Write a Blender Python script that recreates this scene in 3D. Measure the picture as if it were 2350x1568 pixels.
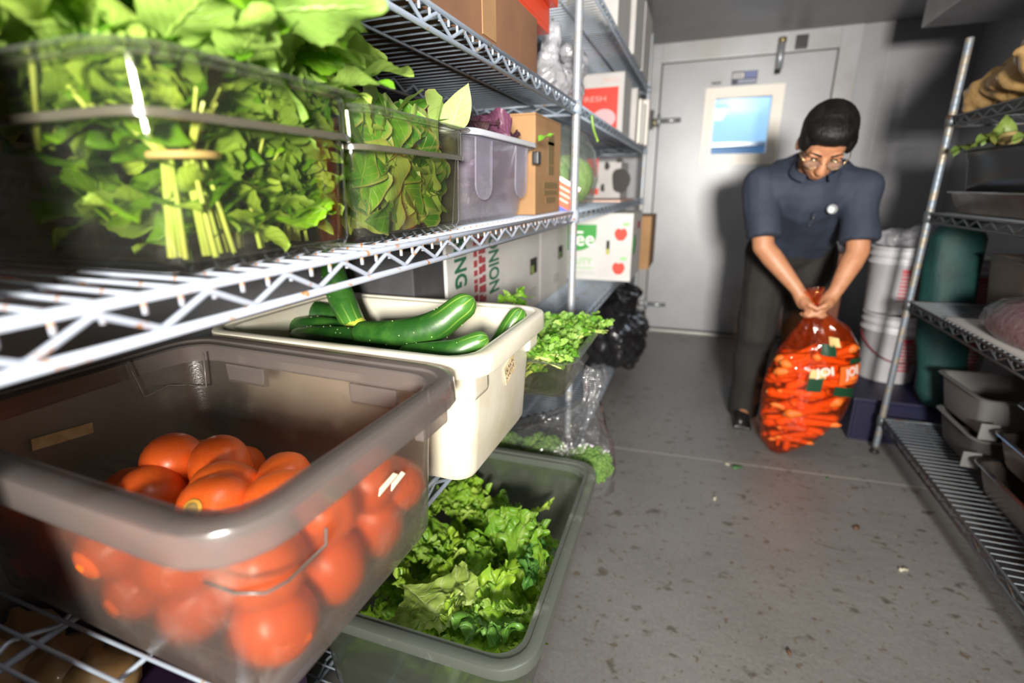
import bpy, bmesh, math, random
import numpy as np
from mathutils import Vector, Matrix, Euler, noise

random.seed(7)
for o in list(bpy.data.objects): bpy.data.objects.remove(o)
S = bpy.context.scene
COL = S.collection
PI = math.pi
V = Vector

# ------------------------------------------------------------------ camera
F, CX, CY, CAMZ = 1137.0, 1175.0, 784.0, 1.12       # focal length and centre in pixels of the 2350x1568 frame
yc = V((1610-CX, -(430-CY), -F)).normalized()
zc = -V((1210-CX, -(4478-CY), -F)).normalized()
zc = (zc - yc*zc.dot(yc)).normalized()
xc = yc.cross(zc)
ROT = Matrix((xc, yc, zc))                           # camera axes -> world axes
CAM = V((0, 0, CAMZ))
cam = bpy.data.cameras.new('camera'); cam.sensor_width = 36; cam.lens = F/2350*36
cam.clip_start = 0.02; cam.clip_end = 50
cam.dof.use_dof = True; cam.dof.focus_distance = 0.78; cam.dof.aperture_fstop = 2.2
co = bpy.data.objects.new('camera', cam); COL.objects.link(co)
co.matrix_world = Matrix.Translation(CAM) @ ROT.to_4x4()
S.camera = co

def ray(u, v): return (ROT @ V((u-CX, -(v-CY), -F)))
def atz(u, v, z): d = ray(u, v); return CAM + d*((z-CAMZ)/d.z)
def atx(u, v, x): d = ray(u, v); return CAM + d*(x/d.x)
def aty(u, v, y): d = ray(u, v); return CAM + d*(y/d.y)

# ------------------------------------------------------------------ light and exposure
S.view_settings.view_transform = 'Standard'; S.view_settings.look = 'None'
S.view_settings.gamma = 1; S.view_settings.use_curve_mapping = False
S.view_settings.exposure = 0.25
S.cycles.transparent_max_bounces = 16
S.cycles.max_bounces = 6
W = bpy.data.worlds.new('world'); S.world = W; W.use_nodes = True
W.node_tree.nodes['Background'].inputs[0].default_value = (.5, .6, .8, 1)
W.node_tree.nodes['Background'].inputs[1].default_value = .05

def area(name, loc, target, sx, sy, power, color, spread=180):
    l = bpy.data.lights.new(name, 'AREA'); l.shape = 'RECTANGLE'; l.size = sx; l.size_y = sy
    l.energy = power; l.color = color; l.spread = math.radians(spread)
    o = bpy.data.objects.new(name, l); COL.objects.link(o); o.location = loc
    o.rotation_euler = (V(target)-V(loc)).to_track_quat('-Z', 'Y').to_euler(); return o
# hand-held flash to the right of the photographer
area('flash_light', (.36, -1.0, 1.24), (.02, 4.0, 1.35), .3, .24, 54, (1, .95, .87), 100)
# added fill light, given the form of an unseen ceiling tube above the aisle
area('ceiling_fill_light', (.12, .45, 2.04), (.12, .45, 0), .14, 1.1, 7.0, (.88, .94, 1), 180)

# ------------------------------------------------------------------ materials
MATS = {}
def nt(name):
    m = bpy.data.materials.new(name); m.use_nodes = True
    t = m.node_tree; t.nodes.clear(); out = t.nodes.new('ShaderNodeOutputMaterial')
    MATS[name] = m
    return m, t, out
def N(t, typ, **kw):
    n = t.nodes.new(typ)
    for k, v in kw.items():
        if k[0] == '_': setattr(n, k[1:], v)
        else:
            k2 = int(k[1:]) if k[0] == 'i' and k[1:].isdigit() else k.replace('_', ' ')
            n.inputs[k2].default_value = v
    return n
def L(t, a, ao, b, bi): t.links.new(a.outputs[ao], b.inputs[bi])
def rgba(c): return (c[0], c[1], c[2], 1)
def mixcol(t, fac, a, b):
    m = t.nodes.new('ShaderNodeMix'); m.data_type = 'RGBA'
    for s, val in ((0, fac), (6, a), (7, b)):
        if isinstance(val, tuple) and len(val) == 2 and hasattr(val[0], 'outputs'): t.links.new(val[0].outputs[val[1]], m.inputs[s])
        elif s == 0: m.inputs[0].default_value = val
        else: m.inputs[s].default_value = rgba(val)
    return (m, 2)
def ramp(t, src, p0, p1, c0=(0, 0, 0), c1=(1, 1, 1)):
    r = t.nodes.new('ShaderNodeValToRGB'); t.links.new(src[0].outputs[src[1]], r.inputs[0])
    e = r.color_ramp.elements; e[0].position = p0; e[1].position = p1; e[0].color = rgba(c0); e[1].color = rgba(c1)
    return (r, 0)
def coords(t, kind='Object', scale=(1, 1, 1)):
    c = t.nodes.new('ShaderNodeTexCoord'); mp = t.nodes.new('ShaderNodeMapping'); mp.inputs['Scale'].default_value = scale
    t.links.new(c.outputs[kind], mp.inputs[0]); return mp
def noisetex(t, scale, detail=4, kind='Object', sc=(1, 1, 1), rough=.55, dist=0):
    c = coords(t, kind, sc); n = N(t, 'ShaderNodeTexNoise', Scale=scale, Detail=detail, Roughness=rough, Distortion=dist)
    L(t, c, 0, n, 'Vector'); return n

def mat(name, col, rough=.5, metal=0, col2=None, nscale=8, n0=.4, n1=.65, bump=0, bscale=60, spec=.5, kind='Object', coat=0, sc=(1, 1, 1), rand=0, sss=0):
    m, t, out = nt(name)
    p = N(t, 'ShaderNodeBsdfPrincipled', Roughness=rough, Metallic=metal)
    p.inputs['Specular IOR Level'].default_value = spec; p.inputs['Coat Weight'].default_value = coat
    p.inputs['Base Color'].default_value = rgba(col)
    c = None
    if col2:
        n = noisetex(t, nscale, 5, kind, sc); r = ramp(t, (n, 0), n0, n1)
        c = mixcol(t, r, col, col2)
    if rand:
        oi = t.nodes.new('ShaderNodeObjectInfo'); hs = t.nodes.new('ShaderNodeHueSaturation')
        ma = N(t, 'ShaderNodeMapRange'); L(t, oi, 'Random', ma, 0); ma.inputs[3].default_value = 1-rand; ma.inputs[4].default_value = 1+rand
        L(t, ma, 0, hs, 'Value')
        if c: L(t, c[0], c[1], hs, 'Color')
        else: hs.inputs['Color'].default_value = rgba(col)
        c = (hs, 0)
    if c: L(t, c[0], c[1], p, 'Base Color')
    if sss: p.inputs['Subsurface Weight'].default_value = sss; p.inputs['Subsurface Radius'].default_value = (.02, .008, .004); p.inputs['Subsurface Scale'].default_value = .3
    if bump:
        n = noisetex(t, bscale, 4, kind, sc); b = N(t, 'ShaderNodeBump', Strength=bump, Distance=.01)
        L(t, n, 0, b, 'Height'); L(t, b, 0, p, 'Normal')
    L(t, p, 0, out, 0); return m

def clear(name, tint, haze, hazecol, rough=.12, edge=.5, scuff=0, scol=(.7, .7, .65), bump=0, bscale=25, blur=0, gloss=1.0):
    """clear or smoky plastic: tinted see-through body, hazy surface, gloss that grows at the edges"""
    m, t, out = nt(name)
    tr = N(t, 'ShaderNodeBsdfTransparent', Color=rgba(tint))
    p = N(t, 'ShaderNodeBsdfPrincipled', Roughness=rough); p.inputs['Base Color'].default_value = rgba(hazecol)
    lw = N(t, 'ShaderNodeLayerWeight', Blend=.35)
    mr = N(t, 'ShaderNodeMapRange'); L(t, lw, 1, mr, 0); mr.inputs[1].default_value = .45; mr.inputs[3].default_value = haze; mr.inputs[4].default_value = min(1, haze+edge)
    fac = (mr, 0)
    if scuff:
        n = noisetex(t, 9, 8, rough=.7); r = ramp(t, (n, 0), .56, .72)
        mu = N(t, 'ShaderNodeMath', _operation='MULTIPLY_ADD'); L(t, r[0], r[1], mu, 0); mu.inputs[1].default_value = scuff; L(t, mr, 0, mu, 2)
        mu.use_clamp = True; fac = (mu, 0)
        c = mixcol(t, r, hazecol, scol); L(t, c[0], c[1], p, 'Base Color')
    if bump:
        n = noisetex(t, bscale, 3); b = N(t, 'ShaderNodeBump', Strength=bump, Distance=.02); L(t, n, 0, b, 'Height'); L(t, b, 0, p, 'Normal')
    if blur:
        rf = N(t, 'ShaderNodeBsdfRefraction', Color=rgba(tint), Roughness=blur, IOR=1.06)
        bx_ = N(t, 'ShaderNodeMixShader', Fac=.4); L(t, tr, 0, bx_, 1); L(t, rf, 0, bx_, 2); tr = bx_
    mx = t.nodes.new('ShaderNodeMixShader'); L(t, fac[0], fac[1], mx, 0); L(t, tr, 0, mx, 1); L(t, p, 0, mx, 2)
    lw2 = N(t, 'ShaderNodeLayerWeight', Blend=.5); pw = N(t, 'ShaderNodeMath', _operation='POWER'); L(t, lw2, 1, pw, 0); pw.inputs[1].default_value = 4
    sc_ = N(t, 'ShaderNodeMath', _operation='MULTIPLY_ADD'); L(t, pw, 0, sc_, 0); sc_.inputs[1].default_value = .6*gloss; sc_.inputs[2].default_value = .045*gloss
    gl_ = N(t, 'ShaderNodeBsdfGlossy', Roughness=rough)
    if bump: L(t, b, 0, gl_, 'Normal')
    m2 = t.nodes.new('ShaderNodeMixShader'); L(t, sc_, 0, m2, 0); L(t, mx, 0, m2, 1); L(t, gl_, 0, m2, 2); L(t, m2, 0, out, 0)
    return m

def leafmat(name, col, dark, under, vein, trans=.35, rough=.45, veins=9, crinkle=.6, edge=None):
    m, t, out = nt(name)
    uv = t.nodes.new('ShaderNodeUVMap'); uv.uv_map = 'leaf'
    sp = t.nodes.new('ShaderNodeSeparateXYZ'); L(t, uv, 0, sp, 0)
    ab = N(t, 'ShaderNodeMath', _operation='ABSOLUTE'); L(t, sp, 0, ab, 0)
    # side veins: sin(k*(s - .35|t|))
    m1 = N(t, 'ShaderNodeMath', _operation='MULTIPLY_ADD'); L(t, ab, 0, m1, 0); m1.inputs[1].default_value = -.35; L(t, sp, 1, m1, 2)
    m2 = N(t, 'ShaderNodeMath', _operation='MULTIPLY'); L(t, m1, 0, m2, 0); m2.inputs[1].default_value = veins*2*PI
    m3 = N(t, 'ShaderNodeMath', _operation='COSINE'); L(t, m2, 0, m3, 0)
    vr = ramp(t, (m3, 0), .88, 1.0)
    mid = ramp(t, (ab, 0), .02, .07, (1, 1, 1), (0, 0, 0))
    mx = N(t, 'ShaderNodeMath', _operation='MAXIMUM'); L(t, vr[0], 0, mx, 0); L(t, mid[0], 0, mx, 1)
    vf = N(t, 'ShaderNodeMath', _operation='MULTIPLY'); L(t, mx, 0, vf, 0); vf.inputs[1].default_value = .55
    n = noisetex(t, 40, 4); nr = ramp(t, (n, 0), .35, .7)
    base = mixcol(t, nr, col, dark)
    oi = t.nodes.new('ShaderNodeObjectInfo')
    geo = t.nodes.new('ShaderNodeNewGeometry')
    sd = mixcol(t, (geo, 'Backfacing'), base, under)
    hs = t.nodes.new('ShaderNodeHueSaturation'); L(t, sd[0], sd[1], hs, 'Color')
    ma = N(t, 'ShaderNodeMapRange'); L(t, oi, 'Random', ma, 0); ma.inputs[3].default_value = .7; ma.inputs[4].default_value = 1.25; L(t, ma, 0, hs, 'Value')
    mh = N(t, 'ShaderNodeMapRange'); L(t, oi, 'Random', mh, 0); mh.inputs[3].default_value = .515; mh.inputs[4].default_value = .485; L(t, mh, 0, hs, 'Hue')
    c = mixcol(t, (vf, 0), (hs, 0), vein)
    if edge:
        er = ramp(t, (ab, 0), .8, 1.0); c = mixcol(t, er, c, edge)
    p = N(t, 'ShaderNodeBsdfPrincipled', Roughness=rough); L(t, c[0], c[1], p, 'Base Color')
    tl = t.nodes.new('ShaderNodeBsdfTranslucent'); L(t, c[0], c[1], tl, 0)
    b = N(t, 'ShaderNodeBump', Strength=crinkle, Distance=.002)
    ad = N(t, 'ShaderNodeMath', _operation='ADD'); L(t, mx, 0, ad, 0); L(t, n, 0, ad, 1); L(t, ad, 0, b, 'Height'); b.invert = True
    L(t, b, 0, p, 'Normal')
    ms = N(t, 'ShaderNodeMixShader', Fac=trans); L(t, p, 0, ms, 1); L(t, tl, 0, ms, 2); L(t, ms, 0, out, 0)
    return m

def wiremat(name, col, rust, metal, rough, amount, tip=0):
    m, t, out = nt(name)
    p = N(t, 'ShaderNodeBsdfPrincipled', Roughness=rough, Metallic=metal)
    n = noisetex(t, 55, 5); r = ramp(t, (n, 0), 1-amount-.06, 1-amount)
    fac = r
    if tip:
        g = t.nodes.new('ShaderNodeUVMap'); g.uv_map = 'leaf'; sp = t.nodes.new('ShaderNodeSeparateXYZ'); L(t, g, 0, sp, 0)
        tr = ramp(t, (sp, 0), .96, .995); n2 = noisetex(t, 90, 3); r2 = ramp(t, (n2, 0), .4, .55)
        mu = N(t, 'ShaderNodeMath', _operation='MULTIPLY'); L(t, tr[0], 0, mu, 0); L(t, r2[0], 0, mu, 1)
        mx = N(t, 'ShaderNodeMath', _operation='MAXIMUM'); L(t, mu, 0, mx, 0); L(t, r[0], 0, mx, 1); fac = (mx, 0)
    c = mixcol(t, fac, col, rust); L(t, c[0], c[1], p, 'Base Color'); L(t, p, 0, out, 0); return m

epoxy = wiremat('white_epoxy', (.34, .375, .45), (.33, .15, .05), 0, .35, .34, tip=1)
zinc = wiremat('zinc_wire', (.38, .45, .54), (.35, .25, .12), .35, .38, .33)
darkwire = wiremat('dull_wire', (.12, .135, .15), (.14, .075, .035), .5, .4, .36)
chrome = mat('chrome_post', (.42, .455, .51), .38, .5, (.45, .42, .36), 30, .5, .7)
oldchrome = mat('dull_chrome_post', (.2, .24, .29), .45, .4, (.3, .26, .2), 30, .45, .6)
rubber = mat('black_rubber', (.02, .02, .02), .6)
black = mat('black_plastic', (.015, .015, .017), .4)
smoke = clear('smoky_plastic', (.92, .88, .84), .07, (.33, .28, .24), .25, .3, .12, (.45, .41, .36), .12, 300, blur=.5)
smokerim = clear('smoky_plastic_rim', (.7, .65, .62), .38, (.20, .175, .165), .2, .4)
lettucetub = clear('green_smoky_plastic', (.82, .84, .76), .14, (.20, .225, .18), .2, .35, .1, (.3, .3, .27), blur=.35)
lettucerim = clear('green_smoky_rim', (.6, .62, .56), .5, (.15, .165, .145), .28, .3, .25, (.35, .36, .33))
clearpan = clear('clear_polycarbonate', (.92, .915, .79), .05, (.10, .105, .105), .05, .8, .05, (.3, .3, .26))
clearrim = clear('clear_polycarbonate_rim', (.85, .87, .80), .2, (.22, .23, .2), .08, .5)
groove = clear('clear_pan_ledge', (.4, .38, .3), .55, (.14, .13, .1), .15, .3)
frost = clear('frosted_plastic', (.92, .9, .97), .14, (.66, .64, .74), .3, .35, .1)
frostrim = clear('frosted_plastic_rim', (.9, .9, .95), .75, (.66, .68, .75), .25, .2)
cream = mat('cream_plastic', (.60, .57, .475), .38, 0, (.50, .45, .32), 7, .5, .75, .05, 30, coat=.1)
tape = mat('masking_tape', (.66, .55, .33), .7, 0, (.5, .38, .2), 60)
ink = mat('black_ink', (.02, .018, .015), .6)
tomato_m = mat('tomato_skin', (.90, .125, .018), .33, 0, (.9, .19, .03), 18, .35, .7, .03, 40, coat=.08, rand=.08, sss=.08)
scar_m = mat('tomato_scar', (.42, .32, .12), .7, 0, (.3, .22, .07), 200)
halo_m = mat('tomato_shoulder', (.85, .5, .08), .35)
stemgreen = mat('pale_stem', (.42, .55, .13), .45, 0, (.55, .6, .2), 20, rand=.15)
band_m = mat('rubber_band', (.72, .5, .3), .55)
mint_m = leafmat('mint_leaf', (.19, .43, .015), (.10, .30, .01), (.36, .55, .10), (.38, .58, .10), .4, .45, 9)
basil_m = leafmat('betel_leaf', (.12, .34, .025), (.07, .24, .02), (.34, .48, .12), (.32, .46, .11), .35, .4, 5, .3, (.40, .40, .14))
pale_m = leafmat('pale_leaf', (.42, .56, .2), (.36, .52, .18), (.5, .62, .26), (.6, .7, .38), .35, .4, 5, .3)
shiso_m = leafmat('purple_leaf', (.05, .022, .028), (.08, .04, .042), (.13, .045, .08), (.2, .08, .13), .2, .4, 9, .9)
lett_m = leafmat('lettuce_leaf', (.34, .56, .05), (.2, .45, .03), (.4, .6, .1), (.48, .62, .18), .5, .35, 7, .7)
lettpale_m = leafmat('pale_lettuce_leaf', (.44, .55, .12), (.3, .46, .07), (.5, .6, .2), (.6, .68, .3), .4, .4, 6, .6)
cil_m = leafmat('cilantro_leaf', (.2, .46, .04), (.11, .33, .03), (.3, .52, .1), (.3, .5, .1), .4, .4, 4, .3)
carton_w = mat('white_carton', (.60, .59, .58), .75, 0, (.5, .485, .475), 4, .45, .75)
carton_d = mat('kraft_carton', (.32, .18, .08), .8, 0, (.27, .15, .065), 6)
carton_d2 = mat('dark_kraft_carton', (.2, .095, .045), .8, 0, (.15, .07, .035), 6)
red_m = mat('red_print', (.68, .05, .03), .6)
green_m = mat('green_print', (.04, .3, .05), .6)
dgreen_m = mat('dark_green_print', (.02, .13, .07), .6)
lgreen_m = mat('light_green_print', (.3, .55, .25), .6)
maroon_m = mat('maroon_print', (.33, .05, .06), .6)
white_m = mat('white_print', (.82, .8, .78), .6)
grey_m = mat('grey_print', (.35, .36, .36), .6)
blue_m = mat('blue_print', (.08, .12, .42), .6)
hole_m = mat('carton_hole', (.015, .015, .012), .9)
steel = mat('stainless_steel', (.5, .5, .5), .28, 1, (.4, .38, .36), 12, bump=.02)
film = clear('clear_film', (.97, .97, .97), .05, (.6, .6, .62), .08, .4, 0, bump=1.0, bscale=30, gloss=2)
trash = mat('black_bag_film', (.012, .012, .014), .22, 0, bump=.5, bscale=22, coat=.5)

# ------------------------------------------------------------------ helpers
def tag(o, label=None, cat=None, group=None, kind=None):
    if label: o['label'] = label
    if cat: o['category'] = cat
    if group: o['group'] = group
    if kind: o['kind'] = kind
    return o
def link(o, parent=None):
    COL.objects.link(o)
    if parent: o.parent = parent
    return o
def empty(name, loc, label, cat, group=None, rz=0):
    o = bpy.data.objects.new(name, None); o.empty_display_size = .05; link(o); o.location = loc; o.rotation_euler = (0, 0, rz)
    return tag(o, label, cat, group)
def place(name, mesh, parent=None, loc=(0, 0, 0), rot=(0, 0, 0), scale=1, mtx=None):
    o = bpy.data.objects.new(name, mesh); link(o, parent)
    if mtx is not None: o.matrix_local = mtx
    else:
        o.location = loc; o.rotation_euler = rot
        o.scale = (scale,)*3 if not hasattr(scale, '__len__') else scale
    return o

class MB:
    def __init__(s): s.v = []; s.f = []; s.uv = None
    def add(s, vs, fs):
        k = len(s.v); s.v += [tuple(p) for p in vs]; s.f += [tuple(i+k for i in f) for f in fs]; return s
    def box(s, lo, hi, mtx=None):
        x0, y0, z0 = lo; x1, y1, z1 = hi
        vs = [V(p) for p in ((x0, y0, z0), (x1, y0, z0), (x1, y1, z0), (x0, y1, z0), (x0, y0, z1), (x1, y0, z1), (x1, y1, z1), (x0, y1, z1))]
        if mtx is not None: vs = [mtx @ p for p in vs]
        return s.add(vs, [(0, 3, 2, 1), (4, 5, 6, 7), (0, 1, 5, 4), (1, 2, 6, 5), (2, 3, 7, 6), (3, 0, 4, 7)])
    def loft(s, rings, cap0=True, cap1=True, closed=True):
        n = len(rings[0]); vs = [p for r in rings for p in r]; fs = []
        for i in range(len(rings)-1):
            for j in range(n if closed else n-1):
                k = (j+1) % n; fs.append((i*n+j, i*n+k, (i+1)*n+k, (i+1)*n+j))
        if cap0: fs.append(tuple(range(n-1, -1, -1)))
        if cap1: fs.append(tuple(range((len(rings)-1)*n, len(rings)*n)))
        return s.add(vs, fs)
    def tube(s, pts, r, n=8, cap=True):
        pts = [V(p) for p in pts]; m = len(pts); rings = []
        up = None
        for i, p in enumerate(pts):
            d = (pts[min(i+1, m-1)]-pts[max(i-1, 0)])
            d = d.normalized() if d.length > 1e-9 else V((0, 0, 1))
            if up is None: up = d.orthogonal().normalized()
            a = (up-d*up.dot(d)); a = a.normalized() if a.length > 1e-6 else d.orthogonal().normalized()
            up = a; b = d.cross(a); rr = r[i] if hasattr(r, '__len__') else r
            rings.append([p+a*math.cos(2*PI*k/n)*rr+b*math.sin(2*PI*k/n)*rr for k in range(n)])
        return s.loft(rings, cap, cap)
    def lathe(s, prof, n=16, c=(0, 0, 0), cap0=True, cap1=True):
        c = V(c); return s.loft([[c+V((r*math.cos(2*PI*k/n), r*math.sin(2*PI*k/n), z)) for k in range(n)] for r, z in prof], cap0, cap1)
    def ball(s, c, r, nu=14, nv=9, mtx=None):
        c = V(c); r = r if hasattr(r, '__len__') else (r, r, r); rings = []
        for i in range(nv+1):
            a = PI*(i+.0)/nv; a = min(max(a, .02), PI-.02)
            ring = []
            for j in range(nu):
                b = 2*PI*j/nu; p = V((r[0]*math.sin(a)*math.cos(b), r[1]*math.sin(a)*math.sin(b), -r[2]*math.cos(a)))
                if mtx is not None: p = mtx @ p
                ring.append(c+p)
            rings.append(ring)
        return s.loft(rings)
    def cap(s, p0, r0, p1, r1, n=12):
        """tapered capsule"""
        p0, p1 = V(p0), V(p1); d = (p1-p0).normalized(); pts = []; rs = []
        for k in range(5):
            a = PI/2*k/4; pts.append(p0-d*r0*math.cos(a)); rs.append(max(r0*math.sin(a), r0*.03))
        for k in range(5):
            a = PI/2*k/4; pts.append(p1+d*r1*math.sin(a)); rs.append(max(r1*math.cos(a), r1*.03))
        return s.tube(pts, rs, n)
    def mesh(s, name, material, smooth=True, uv=None):
        me = bpy.data.meshes.new(name); me.from_pydata(s.v, [], s.f); me.materials.append(material)
        if uv:
            l = me.uv_layers.new(name='leaf'); vi = np.zeros(len(me.loops), 'i'); me.loops.foreach_get('vertex_index', vi)
            l.data.foreach_set('uv', np.array(uv, 'f')[vi].ravel())
        if smooth:
            me.polygons.foreach_set('use_smooth', [True]*len(me.polygons))
            if smooth is not True: me.set_sharp_from_angle(angle=math.radians(smooth))
        me.update(); return me
    def build(s, name, material, parent=None, smooth=True, bevel=0, loc=(0, 0, 0), rot=(0, 0, 0), sub=0):
        me = s.mesh(name, material, smooth)
        if bevel:
            bm = bmesh.new(); bm.from_mesh(me)
            bmesh.ops.recalc_face_normals(bm, faces=bm.faces)
            bmesh.ops.bevel(bm, geom=[e for e in bm.edges if e.is_manifold and e.calc_face_angle(0) > .5], offset=bevel, segments=2, profile=.7, affect='EDGES')
            bm.to_mesh(me); bm.free()
        o = place(name, me, parent, loc, rot)
        if smooth and bevel: o.modifiers.new('wn', 'WEIGHTED_NORMAL')
        if sub:
            md = o.modifiers.new('sub', 'SUBSURF'); md.levels = sub; md.render_levels = sub
        return o

def rr(hx, hy, r, z, n=5, c=(0, 0)):
    """rounded rectangle ring"""
    out = []
    for sx, sy, a0 in ((1, 1, 0), (-1, 1, 90), (-1, -1, 180), (1, -1, 270)):
        for k in range(n+1):
            a = math.radians(a0+90*k/n); out.append(V((c[0]+sx*(hx-r)+r*math.cos(a), c[1]+sy*(hy-r)+r*math.sin(a), z)))
    return out

def remesh(name, mb, material, voxel, parent=None, smooth=6, fn=None):
    me = mb.mesh(name+'_src', material); o = bpy.data.objects.new(name+'_src', me); COL.objects.link(o)
    md = o.modifiers.new('r', 'REMESH'); md.mode = 'VOXEL'; md.voxel_size = voxel; md.use_smooth_shade = True
    if smooth: sm = o.modifiers.new('s', 'SMOOTH'); sm.iterations = smooth; sm.factor = .5
    dg = bpy.context.evaluated_depsgraph_get(); dg.update()
    m2 = bpy.data.meshes.new_from_object(o.evaluated_get(dg)); m2.name = name
    bpy.data.objects.remove(o)
    if not m2.materials: m2.materials.append(material)
    if fn:
        for v in m2.vertices: v.co = fn(v.co)
    m2.polygons.foreach_set('use_smooth', [True]*len(m2.polygons))
    return place(name, m2, parent)

def text(name, body, size, material, parent, mtx, extrude=.0004, bold=0, align='CENTER', sx=1):
    cu = bpy.data.curves.new(name, 'FONT'); cu.body = body; cu.size = size; cu.extrude = extrude; cu.offset = bold
    cu.align_x = align; cu.align_y = 'CENTER'; cu.resolution_u = 3
    o = bpy.data.objects.new(name+'_c', cu); COL.objects.link(o)
    dg = bpy.context.evaluated_depsgraph_get(); dg.update()
    me = bpy.data.meshes.new_from_object(o.evaluated_get(dg)); bpy.data.objects.remove(o)
    me.materials.clear(); me.materials.append(material); me.name = name
    return place(name, me, parent, mtx=mtx @ Matrix.Diagonal((sx, 1, 1, 1)))
def frame(o, ex, ey):
    """matrix with x axis ex, y axis ey (z = ex x ey) at o"""
    ex = V(ex).normalized(); ey = V(ey); ey = (ey-ex*ey.dot(ex)).normalized(); ez = ex.cross(ey)
    m = Matrix((ex, ey, ez)).transposed().to_4x4(); m.translation = V(o); return m
FACE_Y = lambda o: frame(o, (1, 0, 0), (0, 0, 1))      # faces -Y (towards the photographer)
FACE_X = lambda o: frame(o, (0, 1, 0), (0, 0, 1))      # faces +X (towards the aisle)
def rnd(a, b): return random.uniform(a, b)
def nz(p, s=1.0): return noise.noise(V(p)*s)
def off(p): return -p.location

# ------------------------------------------------------------------ room shell
XL, XR, YN, YF, ZC = -.99, 1.48, -2.7, 4.1, 2.09
def floor_mat():
    m, t, out = nt('worn_steel_floor')
    p = N(t, 'ShaderNodeBsdfPrincipled', Metallic=.0)
    n1 = noisetex(t, 1.6, 5); c1 = mixcol(t, ramp(t, (n1, 0), .35, .7), (.13, .123, .116), (.19, .182, .172))
    n2 = noisetex(t, 13, 4, rough=.5, sc=(1, 1.5, 1)); r2 = ramp(t, (n2, 0), .62, .69); c2 = mixcol(t, r2, c1, (.055, .043, .028))
    n3 = noisetex(t, 34, 3); r3 = ramp(t, (n3, 0), .62, .68); c3 = mixcol(t, r3, c2, (.085, .057, .028))
    n4 = noisetex(t, 90, 6); c4 = mixcol(t, .10, c3, (n4, 0))
    L(t, c4[0], c4[1], p, 'Base Color')
    rr_ = ramp(t, (n1, 0), .3, .7, (.34,)*3, (.5,)*3); L(t, rr_[0], 0, p, 'Roughness')
    b = N(t, 'ShaderNodeBump', Strength=.2, Distance=.01); n5 = noisetex(t, 20, 3, sc=(1, 1.2, 1)); L(t, n5, 0, b, 'Height'); L(t, b, 0, p, 'Normal')
    L(t, p, 0, out, 0); return m
floor_m = floor_mat()
wall_m = mat('cooler_wall_panel', (.36, .37, .40), .42, .1, (.31, .315, .335), 2.5, .35, .7, .03, 120)
ceil_m = mat('cooler_ceiling_panel', (.3, .3, .31), .5, .1, (.26, .26, .27), 3)
door_m = mat('galvanised_door', (.39, .40, .425), .4, .15, (.33, .335, .355), 3.5, .35, .72, .04, 160)
frame_m = mat('door_frame_metal', (.42, .43, .455), .38, .15, (.36, .355, .35), 4)
seam_m = mat('dark_gasket', (.06, .06, .06), .7)
winframe_m = mat('window_frame_plastic', (.88, .84, .76), .4)
def struct(name, mb, m, parent=None, **k):
    o = mb.build(name, m, parent, smooth=False, **k)
    if parent is None: o['kind'] = 'structure'
    return o
fl = struct('floor', MB().box((XL-.1, YN-.1, -.1), (XR+.1, YF+.1, 0)), floor_m)
jm = mat('floor_joint', (.36, .34, .31), .6)
j0, j1 = atz(1372, 1022, 0), atz(1700, 1065, 0); dj = (j1-j0).normalized()
a0, a1 = j0-dj*.55, j1+dj*.75; nj = V((-dj.y, dj.x, 0))*.0022
MB().add([a0-nj+V((0, 0, .0006)), a1-nj+V((0, 0, .0006)), a1+nj+V((0, 0, .0006)), a0+nj+V((0, 0, .0006)), a0-nj, a1-nj, a1+nj, a0+nj], [(0, 1, 2, 3), (0, 4, 5, 1), (1, 5, 6, 2), (2, 6, 7, 3), (3, 7, 4, 0)]).build('floor_joint_strip', jm, fl, smooth=False)
struct('ceiling', MB().box((XL-.1, YN-.1, ZC), (XR+.1, YF+.1, ZC+.1)), ceil_m)
struct('wall_left', MB().box((XL-.1, YN, 0), (XL, YF, ZC)), wall_m)
struct('wall_right', MB().box((XR, YN, 0), (XR+.1, YF, ZC)), wall_m)
struct('wall_near', MB().box((XL, YN-.1, 0), (XR, YN, ZC)), wall_m)
DX0, DX1, DZ1 = -.335, .735, 1.955
wl = MB().box((XL, YF, 0), (DX0, YF+.1, ZC)).box((DX1, YF, 0), (XR, YF+.1, ZC)).box((DX0, YF, DZ1), (DX1, YF+.1, ZC))
struct('wall_far', wl, wall_m)
# panel joint strips on the far wall
t1 = struct('trim_1', MB().box((DX0-.115, YF-.02, 0), (DX0-.012, YF, ZC)), frame_m, bevel=.004)
t2 = struct('trim_2', MB().box((DX1+.012, YF-.02, 0), (DX1+.13, YF, ZC)), frame_m, bevel=.004)
t3 = struct('trim_3', MB().box((DX0-.012, YF-.02, DZ1+.012), (DX1+.012, YF, ZC)), frame_m, bevel=.004)
struct('trim_4', MB().box((DX0-.05, YF-.05, 0), (DX1+.05, YF+.09, .018)), mat('threshold', (.42, .42, .4), .4, .5), bevel=.004)
struct('trim_5', MB().box((1.02, YF-.006, 0), (1.032, YF, ZC)), frame_m)
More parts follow.
